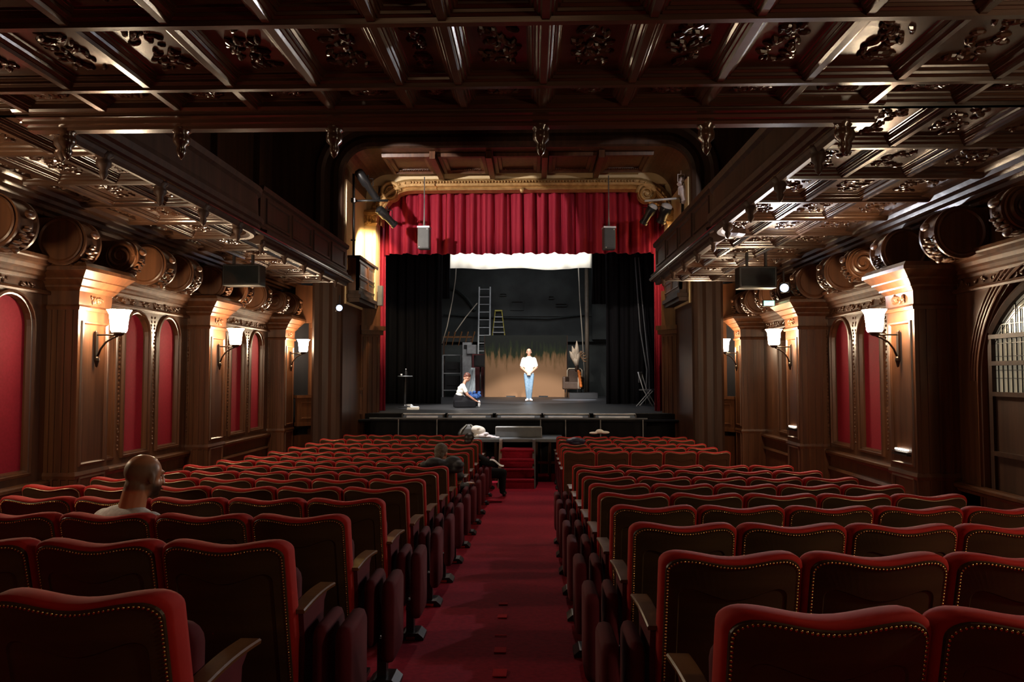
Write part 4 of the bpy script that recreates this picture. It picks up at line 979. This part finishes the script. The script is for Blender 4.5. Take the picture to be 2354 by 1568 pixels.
# lighting bars with lanterns
def profile_lamp(c, aimv, L_, lab, m=BLKM, r=.09, grp=None, back=None):
    t = thing('theatre_lantern', lab, 'stage light', c, 0, grp); M = Vector(aimv).to_track_quat('Z','Y').to_matrix().to_4x4()
    obj('barrel', MB().lathe([(r*.9,-L_/2),(r*1.15,-L_/2+.05),(r*1.15,-.05),(r*.85,0),(r*.85,L_/2-.06),(r*1.0,L_/2-.05),(r,L_/2)], (0,0,0), 14, 'z', M), m, t, auto=40)
    obj('rear_housing', MB().lathe([(r*.6,-L_/2-.04),(r*1.1,-L_/2),(r*1.1,-L_/2+.06)], (0,0,0), 14, 'z', M), back or m, t, auto=40)
    obj('yoke', MB().tube([(r*1.2,0,0),(r*1.2,0,.16),(-r*1.2,0,.16),(-r*1.2,0,0)], .010, 6).tube([(0,0,.16),(0,0,.24)], .014, 6), m, t)
profile_lamp(P(846, 428, 15.6), (.40,.3,-.62), .72, 'long black profile lantern slanting across the gilded corner, left')
profile_lamp(P(890, 500, 15.9), (.5,.4,-.5), .50, 'shorter black lantern below the left bar, tilted to the stage')
profile_lamp(P(1490, 494, 15.9), (-.35,.3,-.6), .44, 'black lantern with white rear, first under the right bar', back=ALU)
profile_lamp(P(1526, 492, 15.9), (-.20,.35,-.6), .40, 'black lantern with white rear, second under the right bar', back=ALU, r=.11)
WP = mat('pale_enamel', (.8,.72,.76), None, .35)
profile_lamp(P(1572, 448, 15.4), (.1,-.2,-.6), .34, 'pale lantern beside the upright pipe on the right', WP)
profile_lamp(P(1566, 418, 15.5), (-.3,-.2,-.5), .18, 'smallest pale lantern at the top of the right pipe', WP, .06)
for lab, px, bx0, bx1, y0, y1, m in (('left', 813, 788, 892, 400, 612, BLKM), ('right', 1569, 1482, 1572, 405, 600, BLKM)):
    t = thing('lighting_boom', 'upright black lighting pipe with crossbar, %s of the stage' % lab, 'lighting pipe', (0,0,0), 0, 'lighting pipes beside the arch')
    obj('pipe', MB().tube([P(px, y1, 15.5), P(px, y0, 15.5)], .028, 8), BLKM, t, smooth=True)
    obj('crossbar', MB().tube([P(bx0, 462, 15.6), P(bx1, 461 if lab == 'left' else 455, 15.6)], .025, 8), BLKM if lab == 'left' else ALU, t, smooth=True)
    obj('clamp', MB().cbox(P(px, 461, 15.52), (.09,.09,.09)), BLKM, t); obj('clamp', MB().tube([P(px-22, 552, 15.5), P(px+4, 552, 15.5)], .02, 6), BLKM, t)
tag(obj('wall_speaker', MB().box((-.05,-.05,-.22),(.05,.1,.22), Matrix.Translation(P(874,680,16.3))), GREY), 'slim pale grey speaker at the foot of the left stage box', 'loudspeaker')

# ================================================================ ARCHED DOOR IN THE RIGHT WALL
def arched_door():
    yc, hw = 6.62, 1.08; z0 = floor_z(6.5); side = -1; zc_, rr = Z(-.40), 1.372
    mb = MB(); arch_bay(mb, XR, side, yc+.03, 1.15, z0, Z(-.05), 5.42, 8.25, 0, Z(1.18), 24)
    for q in range(4):   # raised archivolt
        r_ = 1.22 + q*.045; pts = [(XR - .012, yc+.03 + r_*cos(pi*i/30), Z(-.05) + r_*sin(pi*i/30)) for i in range(31)]; mb.tube(pts, .016, 6)
    struct('door_1', mb, WOOD); D = bpy.data.objects['door_1']
    xg = XR + .06; fr = MB(); ys = [yc-hw, yc-hw/3, yc+hw/3, yc+hw]
    def zat(y): return zc_ + sqrt(max(0, rr*rr - (y-yc)**2))
    for y in ys: fr.box((xg-.05, y-.03, z0), (xg+.02, y+.03, zat(min(max(y, yc-hw), yc+hw))))
    for zz in (Z(-1.5), Z(-.78), Z(-.18), Z(.13), Z(.40)): fr.box((xg-.06, yc-hw, zz-.022), (xg+.02, yc+hw, zz+.022))
    arc = [(xg-.02, yc - hw + 2*hw*i/30, zat(yc - hw + 2*hw*i/30)) for i in range(31)]; fr.tube(arc, .05, 6)
    # solid spandrel between the glass arch and the opening
    top = [(xg, yc-1.2 + 2.4*i/30, Z(1.17)) for i in range(31)]; low = [(xg, yc-1.2 + 2.4*i/30, zat(yc-1.2 + 2.4*i/30) if abs(-1.2 + 2.4*i/30) < hw else z0) for i in range(31)]
    fr.loft([top, low], False); obj('door_frame', fr, WOODD, D)
    gl_ = MB(); n = 24; pts = [(xg-.005, yc+hw, Z(-.18))] + [(xg-.005, yc + hw - 2*hw*i/n, zat(yc + hw - 2*hw*i/n)) for i in range(n+1)] + [(xg-.005, yc-hw, Z(-.18))]
    gl_.add(pts, [tuple(range(len(pts)))]); obj('glass', gl_, LEAD, D)
    ld = MB(); y = yc-hw+.06; k_ = 0
    while y < yc+hw:
        ld.box((xg-.02, y-.003, Z(-.18)), (xg-.008, y+.003, zat(y) - (.0 if k_ % 3 == 0 else .16))); y += .072; k_ += 1
    for zz in (-.02, .06, .20, .33, .52): ld.box((xg-.02, yc-hw*.97, Z(zz)-.003), (xg-.008, yc+hw*.97, Z(zz)+.003))
    for d_ in (.10, .15):
        ld.tube([(xg-.014, yc-hw + 2*hw*i/24, zat(yc-hw + 2*hw*i/24) - d_) for i in range(25)], .005, 4)
    obj('leading', ld, BLKM, D); obj('lower_panel', MB().box((xg-.02, yc-hw, z0), (xg+.03, yc+hw, Z(-.18))), WOODD, D)
arched_door()

# ================================================================ PEOPLE
def hand(mb, wrist, fdir, pdir, s=1.0, curl=.5):
    """palm plus five fingers; fdir along the fingers, pdir towards the palm side"""
    w_, f, p = Vector(wrist), Vector(fdir).normalized(), Vector(pdir).normalized(); sd = f.cross(p).normalized()
    c = w_ + f*.045*s; R = Matrix((sd, f, p)).transposed(); mb.ell(c, (.040*s, .050*s, .018*s), 12, 8, R)
    for i, (o, l) in enumerate(((-.030,.062),(-.010,.074),(.011,.070),(.031,.055))):
        a = w_ + f*.085*s + sd*o*s; d = f
        for k_ in range(3):
            b = a + d*(l*s/3*1.1); mb.cap(a, b, .0095*s, .0085*s, 8); a = b; d = (d + p*curl*.6).normalized()
    a = w_ + f*.03*s - sd*.036*s; b = a + (f - sd*.9).normalized()*.036*s; mb.cap(a, b, .012*s, .010*s, 8); mb.cap(b, b + (f*.9 + p*.5 - sd*.2).normalized()*.034*s, .010*s, .009*s, 8)
def head(mb, c, fwd, up=(0,0,1), s=1.0):
    """c = centre of the skull; returns matrix"""
    f = Vector(fwd).normalized(); u = Vector(up); r = f.cross(u).normalized(); u = r.cross(f).normalized(); R = Matrix((r, f, u)).transposed(); c = Vector(c)
    T = lambda x, y, z: c + R @ (Vector((x, y, z))*s)
    mb.ell(T(0,-.012,.025), (.077*s,.097*s,.088*s), 20, 14, R); mb.ell(T(0,.030,-.045), (.056*s,.062*s,.070*s), 16, 10, R)
    mb.ell(T(0,.062,-.092), (.028*s,.022*s,.020*s), 10, 8, R); mb.ell(T(0,.098,-.025), (.012*s,.018*s,.026*s), 8, 6, R); mb.ell(T(0,.104,-.040), (.016*s,.014*s,.011*s), 8, 6, R)
    mb.ell(T(0,.082,.018), (.052*s,.016*s,.013*s), 10, 6, R); mb.ell(T(0,.086,-.068), (.024*s,.012*s,.008*s), 10, 6, R)
    for sx in (-1,1): mb.ell(T(sx*.078,-.002,-.018), (.010*s,.020*s,.032*s), 8, 8, R)
    mb.ell(T(0,-.05,-.05), (.055*s,.05*s,.06*s), 12, 8, R)
    return T, R
def face_bits(T, R, par, s=1.0, brow=HAIRB):
    mb = MB()
    for sx in (-1,1): mb.ell(T(sx*.032,.082,.0), (.012*s,.008*s,.007*s), 8, 6, R)
    obj('eye', mb, PAPER, par, smooth=True)
    mb = MB()
    for sx in (-1,1): mb.ell(T(sx*.032,.090,.020), (.018*s,.005*s,.004*s), 8, 5, R); mb.ell(T(sx*.032,.089,.0), (.005*s,.003*s,.006*s), 8, 5, R)
    obj('eyebrow', mb, brow, par, smooth=True)
    obj('mouth', MB().ell(T(0,.097,-.068), (.022*s,.004*s,.005*s), 8, 5, R), mat('lips', (.40,.12,.10)), par, smooth=True)

# man standing on stage ----------------------------------------------------
A = onY(1216, 24.6)
t = thing('person', 'man in white t-shirt and blue jeans standing centre stage, hands clasped', 'person', A, pi)
# local: faces -y after the turn (towards the seats) so local +y is his front
body = MB(); T, R = head(body, (0,.0,1.635), (0,.96,.22), s=1.05)
body.cap((0,-.02,1.44), (0,-.01,1.56), .062, .056); body.cap((0,0,1.33), (0,0,1.0), .085, .085)
for sx in (-1,1):
    body.cap((sx*.185,0,1.40), (sx*.245,-.01,1.12), .056, .046); body.cap((sx*.245,-.01,1.12), (sx*.07,.17,.955), .044, .029)
    body.cap((sx*.08,0,.90), (sx*.070,.02,.5), .065, .050); body.cap((sx*.075,.02,.5), (sx*.05,0,.09), .042, .030)
    hand(body, (sx*.065,.175,.955), (-sx*.7,.25,-.5), (0,-1,-.2), .95, .35)
    body.cap((sx*.05,0,.05), (sx*.075,.13,.035), .03, .03)
remesh(obj('body', body, SKIN, t), .011, 3); face_bits(T, R, t, 1.05)
sh = MB()
for z, rx, ry in ((1.41,.13,.09),(1.36,.185,.115),(1.26,.195,.125),(1.14,.175,.12),(1.02,.165,.118),(.93,.17,.12)): sh.ell((0,0,z), (rx,ry,.09), 20, 10)
for sx in (-1,1): sh.cap((sx*.17,0,1.385), (sx*.232,-.005,1.19), .078, .070)
remesh(obj('t_shirt', sh, WHT, t), .014, 5)
je = MB(); je.ell((0,0,.90), (.165,.12,.13), 18, 10)
for sx in (-1,1): je.cap((sx*.082,0,.86), (sx*.066,.02,.50), .096, .068); je.cap((sx*.066,.02,.50), (sx*.046,.0,.10), .066, .046)
remesh(obj('jeans', je, JEAN, t), .013, 3)
for sx in (-1,1):
    s_ = MB(); s_.ell((sx*.068,.06,.04), (.048,.13,.045), 14, 8, Matrix.Rotation(-sx*.35,3,'Z')); s_.ell((sx*.05,.0,.07), (.045,.06,.05)); remesh(obj('shoe', s_, PAPER, t), .01, 2)

# kneeling woman ------------------------------------------------------------
A = onY(1066, 19.7)
t = thing('person', 'woman in white top and black skirt kneeling on stage, looking down', 'person', A, -pi/2 + .25)   # local +y = her front (towards picture right)
body = MB(); T, R = head(body, (0,.10,.80), (0,.80,-.60), (0,.5,.9), .92)
body.cap((0,-.0,.60), (0,.05,.73), .046, .042); body.cap((0,-.08,.50), (0,-.13,.25), .07, .08)
for sx in (-1,1):
    body.cap((sx*.145,-.03,.56), (sx*.19,.07,.34), .042, .036); body.cap((sx*.19,.07,.34), (sx*.14,.30,.18), .034, .024)
    hand(body, (sx*.14,.30,.18), (0,.9,-.35), (0,-.3,-1), .85, .2)
    body.cap((sx*.09,-.12,.16), (sx*.10,.22,.11), .06, .05); body.cap((sx*.10,.22,.06), (sx*.10,-.12,.06), .035, .03)
remesh(obj('body', body, SKIN, t), .010, 3); face_bits(T, R, t, .92)
sh = MB()
for y, z, rx, ry in ((-.03,.565,.12,.08),(-.06,.51,.145,.105),(-.09,.42,.14,.105),(-.12,.33,.135,.11),(-.14,.25,.14,.12)): sh.ell((0,y,z), (rx,ry,.075), 18, 8)
for sx in (-1,1): sh.cap((sx*.13,-.03,.56), (sx*.17,.03,.43), .058, .055)
remesh(obj('top', sh, WHT, t), .012, 4)
sk = MB(); sk.ell((0,-.13,.20), (.17,.155,.20), 18, 10); sk.ell((0,.08,.17), (.20,.30,.13), 18, 10); sk.cbox((0,.02,.09), (.40,.56,.16)); sk.ell((0,.30,.10), (.17,.10,.08), 18, 10)
remesh(obj('skirt', sk, BLK, t), .014, 8)
obj('shoe', MB().ell((.1,.40,.10), (.035,.04,.09), 10, 8), PAPER, t, smooth=True)
hr = MB(); hr.ell(T(0,-.03,.045), (.078,.095,.080), 16, 10, R); hr.ell(T(0,-.08,-.0), (.06,.04,.07), 12, 8, R)
obj('hair', hr, mat('auburn_hair', (.12,.035,.02)), t, smooth=True)

# bald man in the third row ---------------------------------------------------
hc = P(333, 1094, 4.16)
t = thing('person', 'bald man with dark beard in grey t-shirt, seated in the left rows', 'person', (hc.x, hc.y, hc.z-1.02))
H = Vector((0,0,1.02)); body = MB()
fw = Vector((.56,.82,-.10)).normalized()
T, R = head(body, H, fw, (-.10,0,1), 1.06)
sc = Vector((-.065,-.05,.845))   # base of the neck / between the shoulders
body.cap(sc + Vector((.01,.0,-.05)), H + Vector((-.03,-.03,-.06)), .074, .066); body.cap(sc + Vector((0,0,-.12)), sc + Vector((-.02,.03,-.45)), .10, .11)
fr_ = Vector((.30,.95,0)).normalized(); rt = Vector((.95,-.30,0)).normalized()
for sx in (-1,1):
    s0 = sc + rt*sx*.19 + Vector((0,0,-.07)); el = s0 + Vector((0,.06,-.27)) + rt*sx*.03; wr = el + fr_*.24 + Vector((0,0,-.02)) - rt*sx*.08
    body.cap(s0, el, .052, .042); body.cap(el, wr, .040, .028); hand(body, wr, fr_ - rt*sx*.2, (0,0,-1), 1, .4)
    hp = sc + rt*sx*.09 + Vector((0,.05,-.48)); kn = hp + fr_*.42 + Vector((0,0,.02)); body.cap(hp, kn, .085, .06); body.cap(kn, kn + Vector((0,.05,-.30)), .055, .04)
def scalp(Hc, Rm):
    m, nt, p = base('sunned_skin_and_stubble'); L = nt.links.new; N = nt.nodes.new
    tc = N('ShaderNodeTexCoord'); sb = N('ShaderNodeVectorMath'); sb.operation = 'SUBTRACT'; sb.inputs[1].default_value = Hc; L(tc.outputs['Object'], sb.inputs[0])
    def dot(v):
        d = N('ShaderNodeVectorMath'); d.operation = 'DOT_PRODUCT'; d.inputs[1].default_value = v; L(sb.outputs[0], d.inputs[0]); return d.outputs['Value']
    def mr(x, a, b):
        r_ = N('ShaderNodeMapRange'); r_.interpolation_type = 'SMOOTHSTEP'; r_.inputs[1].default_value = a; r_.inputs[2].default_value = b; L(x, r_.inputs[0]); return r_.outputs[0]
    def mul(a, b): q = N('ShaderNodeMath'); q.operation = 'MULTIPLY'; L(a, q.inputs[0]); L(b, q.inputs[1]); return q.outputs[0]
    up, fw_ = dot(Rm.col[2]), dot(Rm.col[1])
    k_ = mul(mul(mr(up, .090, .045), mr(up, -.095, -.070)), mr(fw_, .050, .020))
    n = N('ShaderNodeTexNoise'); n.inputs['Scale'].default_value = 260; L(tc.outputs['Object'], n.inputs[0])
    mx = N('ShaderNodeMix'); mx.data_type = 'RGBA'; L(k_, mx.inputs[0]); mx.inputs[6].default_value = (.42, .19, .10, 1); mx.inputs[7].default_value = (.14, .082, .046, 1); k2 = mul(mul(mr(up, -.030, -.065), mr(fw_, -.005, .030)), mr(up, -.150, -.120))
    m3 = N('ShaderNodeMix'); m3.data_type = 'RGBA'; L(k2, m3.inputs[0]); L(mx.outputs[2], m3.inputs[6]); m3.inputs[7].default_value = (.035, .020, .013, 1); L(m3.outputs[2], p.inputs['Base Color'])
    m2 = N('ShaderNodeMapRange'); m2.inputs[3].default_value = .30; m2.inputs[4].default_value = .65; L(k_, m2.inputs[0]); L(m2.outputs[0], p.inputs['Roughness']); return m
remesh(obj('body', body, scalp(H, R), t), .0075, 3); face_bits(T, R, t, 1.06)
sh = MB(); sh.ell(sc + Vector((0,0,-.035)), (.115,.09,.05), 16, 8)
for dz, w_, d_ in ((-.06,.185,.105),(-.13,.21,.125),(-.22,.20,.13),(-.32,.18,.13),(-.42,.175,.135)): sh.ell(sc + Vector((-.01,.0,dz)), (w_,d_,.085), 20, 10, Matrix((rt, fr_, (0,0,1))).transposed())
for sx in (-1,1): s0 = sc + rt*sx*.165 + Vector((0,0,-.075)); sh.cap(s0, s0 + Vector((0,.05,-.20)) + rt*sx*.03, .070, .066)
remesh(obj('t_shirt', sh, GTEE, t), .011, 4)


# two audience members further down -------------------------------------------
def sitter(px, py, Y, s, fwd, hairm, topm, lab, lean=(0,0), shw=.2, big=1.0, scz=.74, ext=0):
    hc = P(px, py, Y); t = thing('person', lab, 'person', (hc.x, Y, hc.z-1.0)); H = Vector((0,0,1.0)); body = MB()
    fw = Vector(fwd).normalized(); T, R = head(body, H, fw, s=s); sc = Vector((lean[0], lean[1], scz)); rt = Vector((fw.y,-fw.x,0)).normalized(); fr_ = Vector((fw.x,fw.y,0)).normalized()
    body.cap(sc, H + Vector((0,-.02,-.07)), .055, .052); body.cap(sc + Vector((0,0,-.12)), sc + Vector((0,0,-.4)), .08, .09)
    for sx in (-1,1):
        s0 = sc + rt*sx*shw*.85 + Vector((0,0,-.06)); el = s0 + fr_*.08 + Vector((0,0,-.25)); wr = el + fr_*.24 + Vector((0,0,.02))
        body.cap(s0, el, .05, .04); body.cap(el, wr, .038, .027); hand(body, wr, fr_, (0,0,-1), 1, .3)
        hp = sc + rt*sx*.09 + Vector((0,0,-.5)); kn = hp + fr_*.42; body.cap(hp, kn, .085, .06); body.cap(kn, kn + Vector((0,0,-.30)), .05, .04)
    remesh(obj('body', body, SKIN2, t), .012, 3); face_bits(T, R, t, s)
    sh = MB()
    for dz, w_, d_ in ((-.02,.11,.09),(-.06,.19,.115),(-.15,.225,.14),(-.27,.215,.145),(-.4,.20,.15)): sh.ell(sc + Vector((0,0,dz)), (w_*shw/.2*big,d_,.09), 16, 8, Matrix((rt, fr_, (0,0,1))).transposed())
    for sx in (-1,1):
        s0 = sc + rt*sx*shw*.85 + Vector((0,0,-.06)); el = s0 + fr_*.08 + Vector((0,0,-.25)); sh.cap(s0, el, .075, .06); sh.cap(el, el + fr_*.2, .06, .045)
    if ext: sh.cap((.12,-.08,scz-.05), (.34,-.28,.63), .10, .07); sh.cap((.34,-.28,.63), (.50,-.40,.60), .065, .05)
    remesh(obj('jacket', sh, topm, t), .014, 4)
    tr = MB()
    for sx in (-1,1):
        hp = sc + rt*sx*.09 + Vector((0,0,-.5)); kn = hp + fr_*.42; tr.cap(hp, kn, .10, .075); tr.cap(kn, kn + Vector((0,0,-.32)), .07, .055)
    if ext: obj('shoe', MB().ell((.63,-.06,.06), (.045,.11,.05), 10, 6), BLKM, t, smooth=True)
    if ext: tr.cap((.15,-.1,.42), (.60,-.12,.42), .12, .085); tr.cap((.60,-.12,.42), (.60,-.10,.10), .075, .055)
    remesh(obj('trousers', tr, BLK, t), .016, 3)
    hr = MB(); hr.ell(T(0,-.020,.030), (.086*s,.100*s,.093*s), 18, 12, R); hr.ell(T(0,-.06,-.03), (.070*s,.055*s,.07*s), 14, 8, R)
    remesh(obj('hair', hr, hairm, t), .01, 2); return t
sitter(1015, 1040, 9.75, 1.0, (.35,.9,-.15), HAIRG, NAVY, 'person with cropped grey-brown hair among the left rows, coat spread behind', (-.02,-.03), .30, 1.1, .86)
sitter(1079, 1011, 13.35, 1.0, (.35,.9,-.1), HAIRB, BLK, 'black-haired person in black, turned to the aisle with white pages', (.02,-.03), ext=1)
c = P(1141, 1063, 12.9)
cc = P(1020, 1066, 9.28); mb = MB()
for dx, dz, rx, rz_ in ((-.20,-.01,.10,.05),(-.10,.03,.12,.06),(0,.0,.12,.06),(.12,.03,.11,.07),(.20,.0,.07,.05),(.16,-.06,.10,.05),(-.02,-.05,.16,.05)): mb.ell((cc.x+dx, 9.22 + .05*sin(dx*20), cc.z+dz), (rx,.09,rz_), 12, 8)
tag(remesh(obj('spread_coat', mb, NAVY), .013, 3), 'dark slate coat spread over a seat back behind the grey-haired person', 'clothing')
tag(obj('script_pages', MB().grid(lambda u, v: (c.x-.11+.24*u, 12.9-.12+.2*v, c.z+.05-.10*u+.02*sin(u*6)), 10, 2), PAPER, None, smooth=True), 'white pages held over the aisle by the black-haired person', 'paper').modifiers.new('t','SOLIDIFY').thickness = .006
# coat on a seat back, right block, and scarf
c = P(1322, 1016, 12.35); mb = MB()
for dx, dz, rx, rz_ in ((-.08,.02,.08,.04),(0,.03,.1,.05),(.09,.02,.09,.04),(.02,-.02,.14,.03)): mb.ell((c.x+dx, 12.32, c.z+dz), (rx,.09,rz_), 12, 8)
tag(remesh(obj('folded_coat', mb, mat('navy_cloth', (.02,.025,.06))), .012, 3), 'dark blue coat lying over a seat back in the right block', 'clothing')
c = P(1378, 995, 14.75); mb = MB()
for dx, dz, rx, rz_ in ((-.12,.0,.09,.025),(0,.03,.08,.045),(.10,.01,.1,.03)): mb.ell((c.x+dx, 14.7, c.z+dz), (rx,.08,rz_), 12, 8)
tag(remesh(obj('pale_scarf', mb, WHT), .01, 3), 'pale cloth on a front row seat back in the right block', 'clothing')
